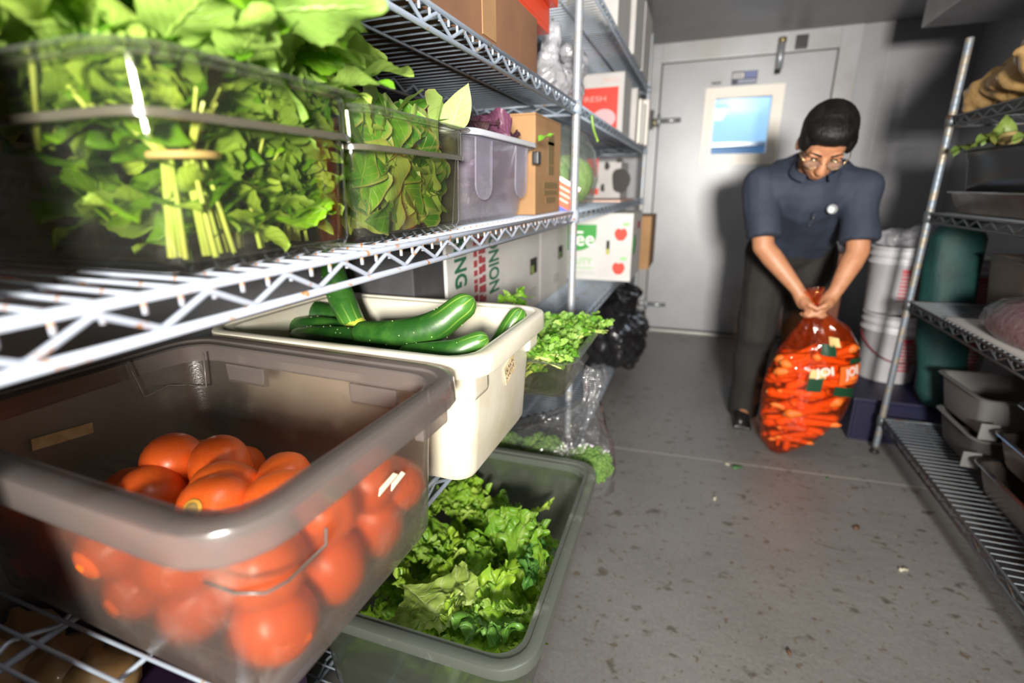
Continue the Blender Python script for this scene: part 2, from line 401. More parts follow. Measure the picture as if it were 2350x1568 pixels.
# door with window
dr = bpy.data.objects.new('door_1', None); link(dr); dr.location = (DX0, YF-.028, .03); dr['kind'] = 'structure'
WX0, WX1, WZ0, WZ1 = -.012, .438, 1.30, 1.752
o3 = off(dr)
ds = MB()
yd0, yd1 = YF-.028, YF+.06
ds.box((DX0, yd0, .03), (WX0, yd1, DZ1)); ds.box((WX1, yd0, .03), (DX1, yd1, DZ1)); ds.box((WX0, yd0, .03), (WX1, yd1, WZ0)); ds.box((WX0, yd0, WZ1), (WX1, yd1, DZ1))
ds.build('door_slab', door_m, dr, smooth=False, loc=o3)
gk = MB()
for a, b in (((DX0-.012, yd0+.004, .02), (DX0, yd0+.03, DZ1+.012)), ((DX1, yd0+.004, .02), (DX1+.012, yd0+.03, DZ1+.012)), ((DX0, yd0+.004, DZ1), (DX1, yd0+.03, DZ1+.012)), ((DX0, yd0-.006, .018), (DX1, yd0+.02, .032))): gk.box(a, b)
gk.build('gasket', seam_m, dr, smooth=False, loc=o3)
wf = MB()
def winframe(x0, x1, z0, z1, wd, y0, y1):
    m = MB()
    m.box((x0, y0, z0), (x0+wd, y1, z1)); m.box((x1-wd, y0, z0), (x1, y1, z1)); m.box((x0+wd, y0, z0), (x1-wd, y1, z0+wd)); m.box((x0+wd, y0, z1-wd), (x1-wd, y1, z1)); return m
wo = winframe(-.035, .462, 1.272, 1.778, .03, yd0-.016, yd0).build('window_frame', winframe_m, dr, smooth=False, loc=o3)
winframe(-.005, .432, 1.302, 1.748, .042, yd0-.034, yd0+.03).build('window_stop', winframe_m, wo, smooth=False)
glass_m = clear('window_glass', (.93, .96, 1), .04, (.7, .75, .8), .03, .35)
MB().box((.03, yd0+.005, 1.34), (.395, yd0+.012, 1.712)).build('pane', glass_m, wo, smooth=False)
# hinges and closer
for zc_ in (1.585, .22):
    h = MB(); h.box((DX0-.09, yd0-.012, zc_-.02), (DX0+.005, yd0-.002, zc_+.02)); h.tube([(DX0-.004, yd0-.016, zc_-.045), (DX0-.004, yd0-.016, zc_+.045)], .012, 10)
    h.tube([(DX0+.005, yd0-.006, zc_), (DX0+.15, yd0-.006, zc_)], .017, 8); h.build('hinge', mat('hinge_zinc%d' % int(zc_*100), (.42, .44, .47), .35, .6), dr, loc=o3)
lt = MB(); lt.box((DX0-.068, yd0-.03, 1.53), (DX0-.04, yd0+.005, 1.66)); lt.build('strike_plate', black, dr, smooth=False, loc=o3, bevel=.003)
MB().tube([(DX0-.03, yd0-.035, 1.545), (DX0-.03, yd0-.035, 1.60)], .012, 10).build('roller', mat('brass_roller', (.6, .5, .3), .3, .8), dr, loc=o3)
cl = MB().tube([(.405, yd0-.035, 1.86), (.405, yd0-.035, 2.015)], .022, 14).build('door_closer', chrome, dr, loc=o3)
MB().tube([(.407, yd0-.035, 2.015), (.407, yd0-.035, 2.045)], .024, 12).box((.385, yd0-.03, 2.0), (.425, yd0+.01, 2.05)).build('closer_bracket', mat('brass', (.45, .36, .18), .35, .8), cl)
MB().tube([(.40, yd0-.035, 1.835), (.40, yd0-.035, 1.86)], .018, 12).build('closer_tip', black, cl)
MB().box((.488, yd0-.02, 1.975), (.558, yd0+.012, 2.055)).build('latch_block', black, dr, smooth=False, loc=o3, bevel=.004)
# stickers above the window
st = MB().box((.125, yd0-.002, 1.79), (.285, yd0, 1.872)).build('sticker', mat('navy_sticker', (.03, .035, .07), .5), dr, smooth=False, loc=o3)
MB().box((.132, yd0-.003, 1.83), (.2, yd0-.002, 1.862)).build('sticker_panel', white_m, st, smooth=False)
MB().box((.205, yd0-.003, 1.83), (.28, yd0-.002, 1.868)).build('sticker_panel', mat('sticker_blue', (.16, .2, .42), .5), st, smooth=False)
MB().box((.165, yd0-.003, 1.797), (.28, yd0-.002, 1.822)).build('sticker_panel', mat('sticker_greyblue', (.3, .33, .45), .5), st, smooth=False)
for k in range(4): MB().box((.140+k*.014, yd0-.0036, 1.836), (.147+k*.014, yd0-.003, 1.856)).build('sticker_letter', mat('sticker_ink%d' % k, (.1, .1, .14), .6), st, smooth=False)
s2 = MB().box((-.005, yd0-.002, 1.79), (.065, yd0, 1.84)).build('sticker', mat('grey_sticker', (.45, .46, .47), .5), dr, smooth=False, loc=o3)
MB().box((0, yd0-.003, 1.805), (.06, yd0-.002, 1.815)).build('sticker_panel', ink, s2, smooth=False)
# the bright kitchen on the other side of the window
kb = mat('kitchen_wall_paint', (.42, .66, .88), .6)
struct('wall_kitchen', MB().box((-.7, 5.3, .7), (1.3, 5.36, 2.3)).box((-.76, YF+.12, .7), (-.7, 5.36, 2.3)).box((1.3, YF+.12, .7), (1.36, 5.36, 2.3)).box((-.76, YF+.12, 2.3), (1.36, 5.36, 2.36)).box((-.76, YF+.12, .64), (1.36, 5.36, .7)), kb)
ks = MB().box((-.69, 5.0, 1.46), (.75, 5.29, 1.49)).build('kitchen_wall_shelf', steel, None, smooth=False)
tag(ks, 'dark steel shelf edge seen through the door window', 'shelf')
yb = MB().box((.55, 5.1, 1.42), (.8, 5.28, 1.74)).build('yellow_board', mat('yellow_panel', (.9, .62, .08), .5), None, smooth=False, bevel=.01)
tag(yb, 'bright yellow board glimpsed through the right of the door window', 'board')
kl = bpy.data.lights.new('kitchen_lamp', 'AREA'); kl.energy = 13; kl.color = (.82, .92, 1); kl.size = .7
klo = bpy.data.objects.new('kitchen_lamp_light', kl); COL.objects.link(klo); klo.location = (.3, 4.75, 2.25)
# evaporator cabinet under the ceiling, right
ev = empty('evaporator_unit', (1.1, 2.2, 1.8), 'grey metal cooling unit hung under the ceiling above the right shelves', 'cooling unit')
ev_m = mat('evaporator_metal', (.33, .34, .36), .4, .3, (.26, .26, .27), 5)
MB().box((.868, .9, 1.8), (1.44, 3.05, 2.07)).build('cabinet', ev_m, ev, smooth=False, loc=off(ev), bevel=.006)
MB().box((.8655, 2.42, 1.905), (.868, 2.72, 2.03)).build('sticker', white_m, ev, smooth=False, loc=off(ev))
MB().box((.8645, 2.5, 1.91), (.8655, 2.72, 1.97)).build('sticker', blue_m, ev, smooth=False, loc=off(ev))
for k in range(4): MB().tube([(.9, 1.1+k*.6, 2.07), (.9, 1.1+k*.6, 2.09)], .01, 8).build('hanger', steel, ev, loc=off(ev))
# unseen fixture added to house the fill light
cf = empty('ceiling_fill_fixture', (.12, .45, 2.05), 'unseen long tube fixture added for fill light above the aisle', 'ceiling light')
MB().box((-.1, -.45, .005), (.1, .45, .04)).build('housing', mat('fixture_white', (.8, .8, .8), .4), cf, smooth=False, bevel=.005)

# ------------------------------------------------------------------ wire shelving
def post_mesh(h, m):
    prof = [(.0127, 0)]; z = .02
    while z < h-.01:
        prof += [(.0127, z-.0022), (.0127, z-.0012), (.0122, z-.0008), (.0122, z+.0008), (.0127, z+.0012), (.0127, z+.0022)]; z += .0254
    prof += [(.0127, h-.004), (.010, h)]
    return MB().lathe(prof, 12).mesh('post', m)
def wire_mesh(x0, x1, m, r=.0023):
    # a deck wire that turns down at both ends; uv.x runs from the middle (0) to the tips (1)
    xs = [x0, x0, x0+.004, (x0+x1)/2, x1-.004, x1, x1]; zs = [-.014, -.004, 0, 0, 0, -.004, -.014]
    mb = MB().tube([(x, 0, z) for x, z in zip(xs, zs)], r, 6)
    mid = (x0+x1)/2; hw = (x1-x0)/2
    return mb.mesh('wire', m, uv=[(abs(v[0]-mid)/hw, 0) for v in mb.v])
def shelf(unit, x0, x1, y0, y1, z, m, individual, pitch=.0285, name_mat=None):
    """one wire shelf; deck top at z; rails round the edge, zigzag truss between them"""
    sx, sy, sz = (x0+x1)/2, (y0+y1)/2, z
    rt, rb, r = z-.004, z-.034, .0042
    e = .016
    mb = MB()
    for x in (x0, x1):
        mb.tube([(x, y0+e, rt), (x, y1-e, rt)], r, 8); mb.tube([(x, y0+e, rb), (x, y1-e, rb)], r, 8)
    for y in (y0, y1):
        mb.tube([(x0+e, y, rt), (x1-e, y, rt)], r, 8); mb.tube([(x0+e, y, rb), (x1-e, y, rb)], r, 8)
    sh = mb.build('shelf', m, unit, loc=off(unit))
    def zig(a, b, n):
        a, b = V(a), V(b); pts = []
        for k in range(2*n+1): pts.append(a.lerp(b, k/(2*n))+V((0, 0, rt-.005 if k % 2 == 0 else rb+.004)))
        out = MB()
        # doubled points keep the bends crisp
        q = [pts[0]]
        for p, nx in zip(pts[1:-1], pts[2:]):
            pv = q[-1]; q.append(p+(pv-p).normalized()*.003); q.append(p+(nx-p).normalized()*.003)
        q.append(pts[-1]); return out.tube(q, .0029, 7)
    n = int((y1-y0)/.0855)
    for x in (x0, x1): zig((x, y0+e, 0), (x, y1-e, 0), n).build('truss', m, sh)
    n2 = int((x1-x0)/.0855)
    for y in (y0, y1): zig((x0+e, y, 0), (x1-e, y, 0), n2).build('truss', m, sh)
    xm = (x0+x1)/2
    zig((xm, y0+e, 0), (xm, y1-e, 0), n).tube([(xm, y0, rb), (xm, y1, rb)], r, 8).build('truss', m, sh)
    sr = MB()
    for f in (.22, .78): xx = x0+(x1-x0)*f; sr.tube([(xx, y0, z-.008), (xx, y1, z-.008)], .003, 6)
    sr.build('support_rod', m, sh)
    for x in (x0, x1):
        for y in (y0, y1):
            MB().lathe([(.0132, -.036), (.0175, -.036), (.0165, .004), (.0132, .004)], 12, (x, y, z)).build('collar', m, sh)
    cnt = int((y1-y0-.03)/pitch); wm = wire_mesh(x0+.001, x1-.001, m)
    if individual:
        for k in range(cnt+1): place('wire', wm, sh, (0, y0+.016+k*pitch, z-.0025))
    else:
        mb = MB()
        for k in range(cnt+1):
            y = y0+.016+k*pitch; mb.tube([(x0, y, z-.0025), (x1, y, z-.0025)], .0022, 5)
        o = mb.build('wire_deck', m, sh); o['kind'] = 'stuff'
    return sh
SX0, SX1 = -.95, -.37
Y0, Y1, Y2 = -.32, 1.575, 3.53
lu = empty('wire_shelving_unit', ((SX0+SX1)/2, 1.6, 0), 'long white and grey wire shelving unit of two bays holding the vegetables, left', 'shelving')
pm = post_mesh(2.0, chrome)
ft = MB().lathe([(.018, 0), (.018, .008), (.007, .012), (.007, .03)], 10).mesh('foot', rubber)
for x in (SX0, SX1):
    for y in (Y0, Y1, Y2):
        p = place('post', pm, lu, V((x, y, .025))+off(lu)); place('foot', ft, p, (0, 0, -.025))
Z1, Z2, Z3, Z4, Z5 = .17, .665, 1.052, 1.365, 1.725
shelf(lu, SX0, SX1, Y0, Y1, Z1, zinc, False)
shelf(lu, SX0, SX1, Y0, Y1, Z2, zinc, True)
shelf(lu, SX0, SX1, Y0, Y1, Z3, epoxy, True)
shelf(lu, SX0, SX1, Y0, Y1, Z4, zinc, True)
for z in (Z1, Z2, Z3, Z4, Z5): shelf(lu, SX0, SX1, Y1+.001, Y2, z, zinc, False)
RX0, RX1, RY0, RY1 = .82, 1.36, .50, 2.36
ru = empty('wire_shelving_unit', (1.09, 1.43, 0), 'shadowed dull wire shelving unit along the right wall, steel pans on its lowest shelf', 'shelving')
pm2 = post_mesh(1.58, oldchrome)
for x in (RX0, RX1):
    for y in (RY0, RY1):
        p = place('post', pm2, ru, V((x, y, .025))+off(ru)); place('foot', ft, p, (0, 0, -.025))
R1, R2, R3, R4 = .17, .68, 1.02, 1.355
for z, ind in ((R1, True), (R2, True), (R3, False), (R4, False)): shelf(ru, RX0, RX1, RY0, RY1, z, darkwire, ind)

# ------------------------------------------------------------------ tubs and pans
def tub(name, label, cat, x0, x1, y0, y1, z0, h, m, mrim, taper=.03, rim=.022, wall=.004, cr=.045, ledge=None, mledge=None, rz=0, lip=.02, group=None, skirt=True):
    """open tub: x0..x1, y0..y1 are the outside of the rim"""
    cx, cy = (x0+x1)/2, (y0+y1)/2
    t = empty(name, (cx, cy, z0), label, cat, group, rz)
    HX, HY = (x1-x0)/2, (y1-y0)/2; wx, wy = HX-rim, HY-rim
    def R(f, d=0, z=0, r=None): # wall ring at height fraction f
        k = taper*(1-f); return rr(wx-k-d, wy-k-d, max((r or cr)*(.75+.25*f)-d*.5, .004), z)
    hb = h-lip
    outer = [R(0, .018, 0, cr), R(0, .006, .004), R(.02, 0, .016)]
    inner = [R(.02, wall+.006, .012), R(0, wall+.02, .008)]
    if ledge:
        zl = h-ledge
        outer += [R(zl/h, 0, zl-.002), R(zl/h, -.004, zl+.003), R(1, -.004, hb)]
        inner = [R(1, wall-.004, hb), R(zl/h, wall-.004, zl+.003), R(zl/h, wall, zl-.002)]+inner
    else:
        outer += [R(.5, 0, h*.5), R(1, 0, hb)]
        inner = [R(1, wall, hb), R(.5, wall, h*.5)]+inner
    b = MB().loft(outer+inner, True, True).build('body', m, t, smooth=38)
    rc = cr+rim*.6
    rl = [R(1, -.0005, hb), ]
    if skirt:
        rl = [rr(wx+.0005, wy+.0005, cr, hb-.001), rr(wx+.0005, wy+.0005, cr, h-.008), rr(HX-.006, HY-.006, rc, h-.007), rr(HX-.005, HY-.005, rc, h-.009), rr(HX-.004, HY-.004, rc, h-lip), rr(HX-.001, HY-.001, rc, h-lip), rr(HX, HY, rc, h-lip+.002), rr(HX-.001, HY-.001, rc, h-.004), rr(HX-.002, HY-.002, rc, h-.0015), rr(HX-.005, HY-.005, rc, h),
              rr(wx+.010, wy+.010, cr, h), rr(wx+.009, wy+.009, cr, h-.0005), rr(wx+.008, wy+.008, cr, h-.0035), rr(wx+.007, wy+.007, cr, h-.004), rr(wx-wall+.002, wy-wall+.002, cr, h-.0045), rr(wx-wall, wy-wall, cr, h-.007), rr(wx-wall, wy-wall, cr, hb-.001)]
    else:
        rl = [rr(wx+.0005, wy+.0005, cr, hb-.001), rr(wx+.002, wy+.002, cr, h-.004), rr(HX-.002, HY-.002, rc, h-.004), rr(HX, HY, rc, h-.002), rr(HX-.002, HY-.002, rc, h), rr(wx, wy, cr, h), rr(wx-wall, wy-wall, cr, h-.004), rr(wx-wall, wy-wall, cr, hb-.001)]
    mb = MB(); mb.loft(rl+[rl[0]], False, False)
    mb.build('rim', mrim, t, smooth=30)
    if mledge and ledge:
        zl = h-ledge; k = R(zl/h, -.0045, zl-.004); k2 = R(zl/h, -.0075, zl-.003); k3 = R(zl/h, -.0075, zl+.003); k4 = R(zl/h, -.0045, zl+.004)
        MB().loft([k, k2, k3, k4, k], False, False).build('ledge', mledge, t, smooth=30)
    return t
tt = tub('food_tub', 'big smoky see-through tub holding tomatoes, nearest the camera', 'tub', -.785, -.268, .192, .568, Z2, .228, smoke, smokerim, .012, .03, .004, .045, rz=-.03, lip=.03)
# rib and handle marks of the smoky tub
for sx in (-1, 1):
    hm = MB(); hm.box((sx*.12-.04, .152, .165), (sx*.12+.04, .161, .196)); hm.build('handle_tab', smokerim, tt, smooth=False, bevel=.004)
hb_ = MB().box((.226, .09, .165), (.240, .15, .198)).build('handle_tab', smokerim, tt, smooth=False, bevel=.004)
ridge_m = mat('moulded_edge', (.10, .085, .075), .3)
def ridge(pts, r=.0013): MB().tube([tt.matrix_basis.inverted() @ p for p in pts], r, 6).build('moulded_ridge', ridge_m, tt)
bpy.context.view_layer.update()
ridge([atx(293, 830, -.742), atx(330, 912, -.738), atx(385, 885, -.737), aty(432, 884, .515), aty(474, 888, .517), aty(466, 810, .522)])
ridge([atx(748, 1212, -.2965), atx(748, 1252, -.2965), atx(660, 1335, -.297), atx(610, 1362, -.300), aty(540, 1362, .224), aty(470, 1335, .2235)], .0016)
tp = MB().box((-.0009, -.033, -.0075), (.0009, .033, .0075)).build('tape_strip', tape, tt, smooth=False)
tp.matrix_local = Matrix.Translation(V((-.2175, -.045, .155))) @ Matrix.Rotation(math.radians(3), 4, 'Y') @ Matrix.Rotation(math.radians(-6), 4, 'X')
for k, (yy, zz, s) in enumerate(((.03, .142, .018), (.048, .135, .014))):
    o = MB().add([(0, -s, -.004), (0, s, .002), (0, s*.6, .008), (0, -s*.8, .004), (.001, -s, -.004), (.001, s, .002), (.001, s*.6, .008), (.001, -s*.8, .004)], [(4, 5, 6, 7), (3, 2, 1, 0), (0, 1, 5, 4), (1, 2, 6, 5), (2, 3, 7, 6), (3, 0, 4, 7)]).build('torn_label', mat('torn_label%d' % k, (.75, .66, .48), .7), tt, smooth=False)
    o.location = (.2285, yy, zz)
wt = tub('food_tub', 'opaque cream white plastic tub of cucumbers', 'tub', -.80, -.262, .582, .945, Z2, .228, cream, cream, .014, .026, .005, .045, rz=-.01, lip=.032)
for sy in (-1, 1):
    MB().box((.2, sy*.125-.028, .155), (.249, sy*.125+.028, .197)).build('corner_rib', cream, wt, smooth=True, bevel=.008)
tl = place('tape_label', MB().box((-.0004, -.024, -.02), (.0012, .024, .02)).mesh('tape_label', tape, False), wt)
tl.matrix_local = Matrix.Translation(V((.2405, .012, .152))) @ Matrix.Rotation(math.radians(3.6), 4, 'Y') @ Matrix.Rotation(math.radians(24), 4, 'X')
rs = random.Random(4)
for row in range(2):
    for k in range(6):
        y = -.018+k*.007; z = .007-row*.014
        sc = MB(); pts = [(.0014, y+rs.uniform(-.003, .003), z+rs.uniform(-.006, .006)) for _ in range(4)]
        sc.tube(pts, .0006, 4).build('handwriting', ink, tl)
gt = tub('food_tub', 'wide green-grey see-through tub of frilly lettuce on the lowest shelf', 'tub', -.66, -.182, .535, 1.2, Z1, .232, lettucetub, lettucerim, .014, .03, .004, .05, rz=.02, lip=.022)
p1 = tub('food_pan', 'clear pan overflowing with bunches of mint, leftmost on the middle shelf', 'pan', -.69, -.358, .25, .53, Z3+.001, .168, clearpan, clearrim, .006, .018, .003, .035, ledge=.045, mledge=groove, lip=.006, skirt=False)
p2 = tub('food_pan', 'clear pan of loose betel leaves between the mint and the frosted tub', 'pan', -.69, -.360, .50, .83, Z3+.0005, .162, clearpan, clearrim, .006, .018, .003, .035, ledge=.045, mledge=groove, lip=.006, skirt=False)
fb = tub('food_tub', 'frosted plastic tub with purple leaves and a flared rim, middle shelf', 'tub', -.72, -.378, .822, 1.262, Z3+.001, .172, frost, frostrim, .02, .022, .004, .05, ledge=.085, lip=.012)
for y in (-.11, .11):
    vs = [(.1515, y-.04, .16), (.1515, y+.04, .16)]+[(.149, y+.04*math.cos(a_), .075+.028*math.sin(a_)) for a_ in [-PI*k/10 for k in range(11)]]
    MB().loft([vs, [(x+.003, y_, z_) for x, y_, z_ in vs]]).build('grip_recess', frost, fb, smooth=False)
MB().box((.152, .19, .125), (.168, .215, .155)).build('latch', black, fb, smooth=False, bevel=.003)
cp = tub('food_pan', 'shallow clear pan of cilantro behind the cream tub', 'pan', -.53, -.215, .965, 1.335, Z2, .098, clearpan, clearrim, .012, .018, .003, .03, ledge=.03, lip=.006, skirt=False)

# ------------------------------------------------------------------ leaves
def leaf(name, Ln, Wd, m, kind, seed, nu=12, nv=8, curl=.3, fold=.25, wav=.1):
    rg = random.Random(seed); ph = rg.uniform(0, 9); vs, uv, fs = [], [], []
    tw = rg.uniform(-.5, .5); curl *= rg.uniform(-.3, 1.3); fold *= rg.uniform(.3, 1.4)
    for i in range(nu+1):
        s = i/nu
        if kind == 'ovate': w = (math.sin(PI*min(1, s)**.72)**.85)*(1-.12*s)
        elif kind == 'heart': w = math.sin(PI*min(1, (s*.96+.04))**.55)**.8*(1.05-.25*s)
        else: w = math.sin(PI*s**.8)
        w = max(w, .02)
        if kind == 'ovate': w *= 1+.05*math.sin(s*60)
        for j in range(nv+1):
            t = -1+2*j/nv
            x = t*w*Wd/2; y = s*Ln
            z = fold*abs(t)*w*Wd*.5 - curl*Ln*(s-.3)**2 + wav*Wd*.4*abs(t)*math.sin(s*11+ph+2*t) + .03*Wd*math.sin(s*38)*(1-abs(t))*(.6 if kind == 'ovate' else .15)
            a = tw*(s-.3)*t; vs.append((x, y, z+x*a*1.2)); uv.append((t, s))
    n = nv+1
    for i in range(nu):
        for j in range(nv): fs.append((i*n+j, i*n+j+1, (i+1)*n+j+1, (i+1)*n+j))
    return MB().add(vs, fs).mesh(name, m, uv=uv)
def orient(loc, d, roll=0, scale=1):
    """local +Y along d"""
    d = V(d).normalized(); q = d.to_track_quat('Y', 'Z')
    return Matrix.Translation(V(loc)) @ q.to_matrix().to_4x4() @ Matrix.Rotation(roll, 4, 'Y') @ Matrix.Diagonal((scale, scale, scale, 1))

def fit(mt, me, box, base=(0, 0, 0)):
    """shift a leaf so that what lies below the rim stays inside the container box (x0,x1,y0,y1,z0,ztop)"""
    x0, x1, y0, y1, z0, zt = box; base = V(base); vs = me.vertices; st = max(1, len(vs)//60)
    for _ in range(2):
        pts = [mt @ vs[i].co+base for i in range(0, len(vs), st)]
        low = [p for p in pts if p.z < zt]
        d = V((0, 0, 0))
        mz = min(p.z for p in pts)
        if mz < z0: d.z = z0-mz
        if low:
            a, b = max(p.x for p in low)-x1, x0-min(p.x for p in low); d.x = -a if a > 0 else (b if b > 0 else 0)
            a, b = max(p.y for p in low)-y1, y0-min(p.y for p in low); d.y = -a if a > 0 else (b if b > 0 else 0)
        mt = Matrix.Translation(d) @ mt
    return mt
MINTBOX = (-.66, -.388, .278, .502, Z3+.008, Z3+.17)
BETELBOX = (-.66, -.390, .528, .800, Z3+.008, Z3+.17)
SHISOBOX = (-.67, -.43, .875, 1.21, Z3+.008, Z3+.17)
LETTBOX = (-.61, -.236, .59, 1.15, Z1+.008, Z1+.22)
CILBOX = (-.495, -.25, 1.0, 1.3, Z2+.008, Z2+.09)

mint_l = [leaf('leaf', .062, .042, mint_m, 'ovate', k, 20, 8, .35, .22, .25) for k in range(7)]
basil_l = [leaf('leaf', .075, .058, basil_m, 'heart', 20+k, 12, 8, .25, .3, .12) for k in range(6)]
shiso_l = [leaf('leaf', .075, .058, shiso_m, 'ovate', 40+k, 18, 10, .5, .3, .4) for k in range(6)]

def mint_bunch(base, lean, label, n_stem, n_leaf, seed, hgt=.2, band=.085, spread=.085, bandr=.02, low=0, stems=True):
    rg = random.Random(seed); base = V(base); lean = V(lean).normalized()
    t = empty('mint_bunch', base, label, 'herb', 'bunches of mint in the clear pan')
    a = lean.orthogonal().normalized(); b = lean.cross(a)
    mb = []
    tips = []
    for k in range(n_stem):
        an = rg.uniform(0, 2*PI); r0 = bandr*math.sqrt(rg.random())
        d = a*math.cos(an)+b*math.sin(an)
        foot = d*(r0*1.2+.004*rg.random()); mid = lean*band+d*r0*.8; tip = lean*(hgt*rg.uniform(.8, 1.15))+d*spread*rg.uniform(.4, 1.2)+V((0, 0, rg.uniform(-.02, .02)))
        pts = [foot, foot.lerp(mid, .5), mid, mid.lerp(tip, .2), mid.lerp(tip, .4)]
        if stems or k % 4 == 0: MB().tube(pts if stems else pts[2:], [.0024, .0023, .0021, .0018, .001][:5 if stems else 3], 6).build('stem', stemgreen, t)
        tips.append((mid, tip, d))
    ring = [lean*band+(a*math.cos(2*PI*k/20)+b*math.sin(2*PI*k/20))*(bandr+.005) for k in range(21)]
    if stems: MB().tube(ring, .0035, 7).build('rubber_band', band_m, t)
    for k in range(n_leaf):
        mid, tip, d = tips[k % n_stem]
        f = rg.uniform(.05, 1.08); p = mid.lerp(tip, f)
        if rg.random() < low: p = V((rg.uniform(.0, .04), rg.uniform(-.05, .05), rg.uniform(.02, band+.05)))
        side = (a*rg.uniform(-1, 1)+b*rg.uniform(-1, 1)).normalized()
        dr_ = side*rg.uniform(.5, 1.1)+lean*rg.uniform(-.25, .9)+d*.4
        me = rg.choice(mint_l); place('leaf', me, t, mtx=fit(orient(p, dr_, rg.uniform(-.9, .9), rg.uniform(.95, 1.7)), me, MINTBOX, base))
    return t
zb = Z3+.013
mint_bunch((-.418, .33, zb), (.0, -.02, 1), 'banded mint bunch with pale stems pressed against the pan front', 16, 70, 1, .19, .085, .085, .02, .0)
mint_bunch((-.435, .39, zb), (.02, .05, 1), 'mint bunch right of the banded one, leaves pressed to the pan front', 10, 70, 2, .18, .05, .08, .014, .5)
mint_bunch((-.445, .465, zb), (.05, .08, 1), 'mint bunch in the corner next to the betel leaves, leaves spilling over the rim', 10, 95, 3, .20, .05, .08, .014, .45)
mint_bunch((-.52, .29, zb), (-.05, -.12, 1), 'mint bunch rising highest at the left rear of the pan', 10, 85, 4, .25, .09, .12, .016, .2, False)
mint_bunch((-.53, .42, zb), (0, .1, 1), 'mint bunch heaped at the middle rear under the upper shelf', 10, 90, 5, .25, .09, .12, .016, .2, False)
mint_bunch((-.61, .37, zb), (-.1, 0, 1), 'mint bunch at the back of the pan against the rear wall', 8, 60, 6, .25, .09, .12, .016, .1, False)
mint_bunch((-.45, .29, zb+.09), (-.1, -.25, 1), 'mint bunch lying on top at the left end of the pan', 8, 70, 7, .15, .03, .09, .014, .1, False)
mint_bunch((-.44, .40, zb+.1), (-.05, .1, 1), 'mint bunch lying on top in the middle of the pan', 8, 70, 8, .13, .03, .09, .014, .1, False)
# sprig that hangs over the rim, and loose big leaves on top
sg = empty('mint_sprig', (-.43, .53, 1.235), 'drooping mint sprig hanging over the rim above the betel leaves', 'herb')
for p, d, s in (((0, 0, 0), (.15, .75, -.5), 1.5), ((-.02, -.02, .015), (.1, .8, .15), 1.3), ((.01, -.03, .01), (.5, .4, -.2), 1.1), ((-.03, .01, .02), (-.1, .8, .4), 1.2), ((.0, .03, -.006), (.25, .45, -.9), 1.15), ((-.04, -.04, .04), (0, .5, .8), 1.2)):
    place('leaf', mint_l[int(s*10) % 7], sg, mtx=orient(p, d, rnd(-.4, .4), s))
MB().tube([(-.06, -.06, .02), (-.02, -.02, .012), (.01, .04, -.01)], .002, 6).build('stem', stemgreen, sg)
for k, (u, v, y, d, s, lab) in enumerate(((560, 60, .40, (.5, .3, -.9), 1.5, 'large pale mint leaf drooping over the heap, lit from the front'), (740, 120, .46, (.3, .5, .8), 1.7, 'big round upright mint leaf in front of the upper shelf wires'), (690, 60, .46, (-.4, .3, .9), 1.4, 'mint leaf pointing up beside the big round leaf'), (800, 170, .5, (.4, .8, .2), 1.4, 'mint leaf reaching right over the drooping sprig'))):
    o = place('mint_leaf', leaf('mint_leaf', .07, .052, mint_m, 'ovate', 70+k, 20, 8, .3, .1, .15), None, mtx=orient(aty(u, v, y), d, rnd(-.3, .3), s*.85)); tag(o, lab, 'leaf')
# loose betel leaves
rg = random.Random(11); bl = 'loose heart-shaped green leaf packed in the clear pan'
for k in range(135):
    f = k/135; z = Z3+.022+.15*f+rg.uniform(-.01, .012)
    if k % 2: x, y = rg.uniform(-.43, -.40), rg.uniform(.55, .78)
    else: x, y = rg.uniform(-.64, -.41), rg.uniform(.565, .77)
    if k % 2: d = (rg.uniform(-.12, .12), rg.uniform(-1, 1), rg.uniform(-1, 1)); roll = rg.choice((PI/2, -PI/2))+rg.uniform(-.35, .35)
    else: d = (rg.uniform(-1, 1), rg.uniform(-1, 1), rg.uniform(-.6, .6)); roll = rg.uniform(-1.2, 1.2)
    me = rg.choice(basil_l); s = rg.uniform(.75, 1.15)
    mt = orient((x, y, z), d, roll, s); c = mt @ V((0, .0375, 0))
    mt = fit(Matrix.Translation(V((x, y, z))-c) @ mt, me, BETELBOX)
    o = place('betel_leaf', me, None, mtx=mt); tag(o, bl, 'leaf', 'loose betel leaves in the clear pan')
for k, (u, v, y, d, m, s, lab, roll) in enumerate(((1035, 292, .80, (.35, .25, 1), pale_m, 1.0, 'pale upright leaf tip standing above the pan of betel leaves', .9), (925, 255, .72, (.2, .7, .35), basil_m, .9, 'betel leaf lying on the heap just right of the mint sprig', .3), (990, 275, .79, (.3, .7, .1), basil_m, .75, 'small betel leaf curled on the pan rim', .2), (900, 270, .66, (.3, .5, .5), basil_m, .9, 'betel leaf standing behind the tip of the mint sprig', -.3))):
    o = place('betel_leaf', leaf('betel_leaf', .075, .062, m, 'heart', 90+k, 14, 8, .15, .12, .05), None, mtx=orient(aty(u, v, y), d, roll, s)); tag(o, lab, 'leaf')
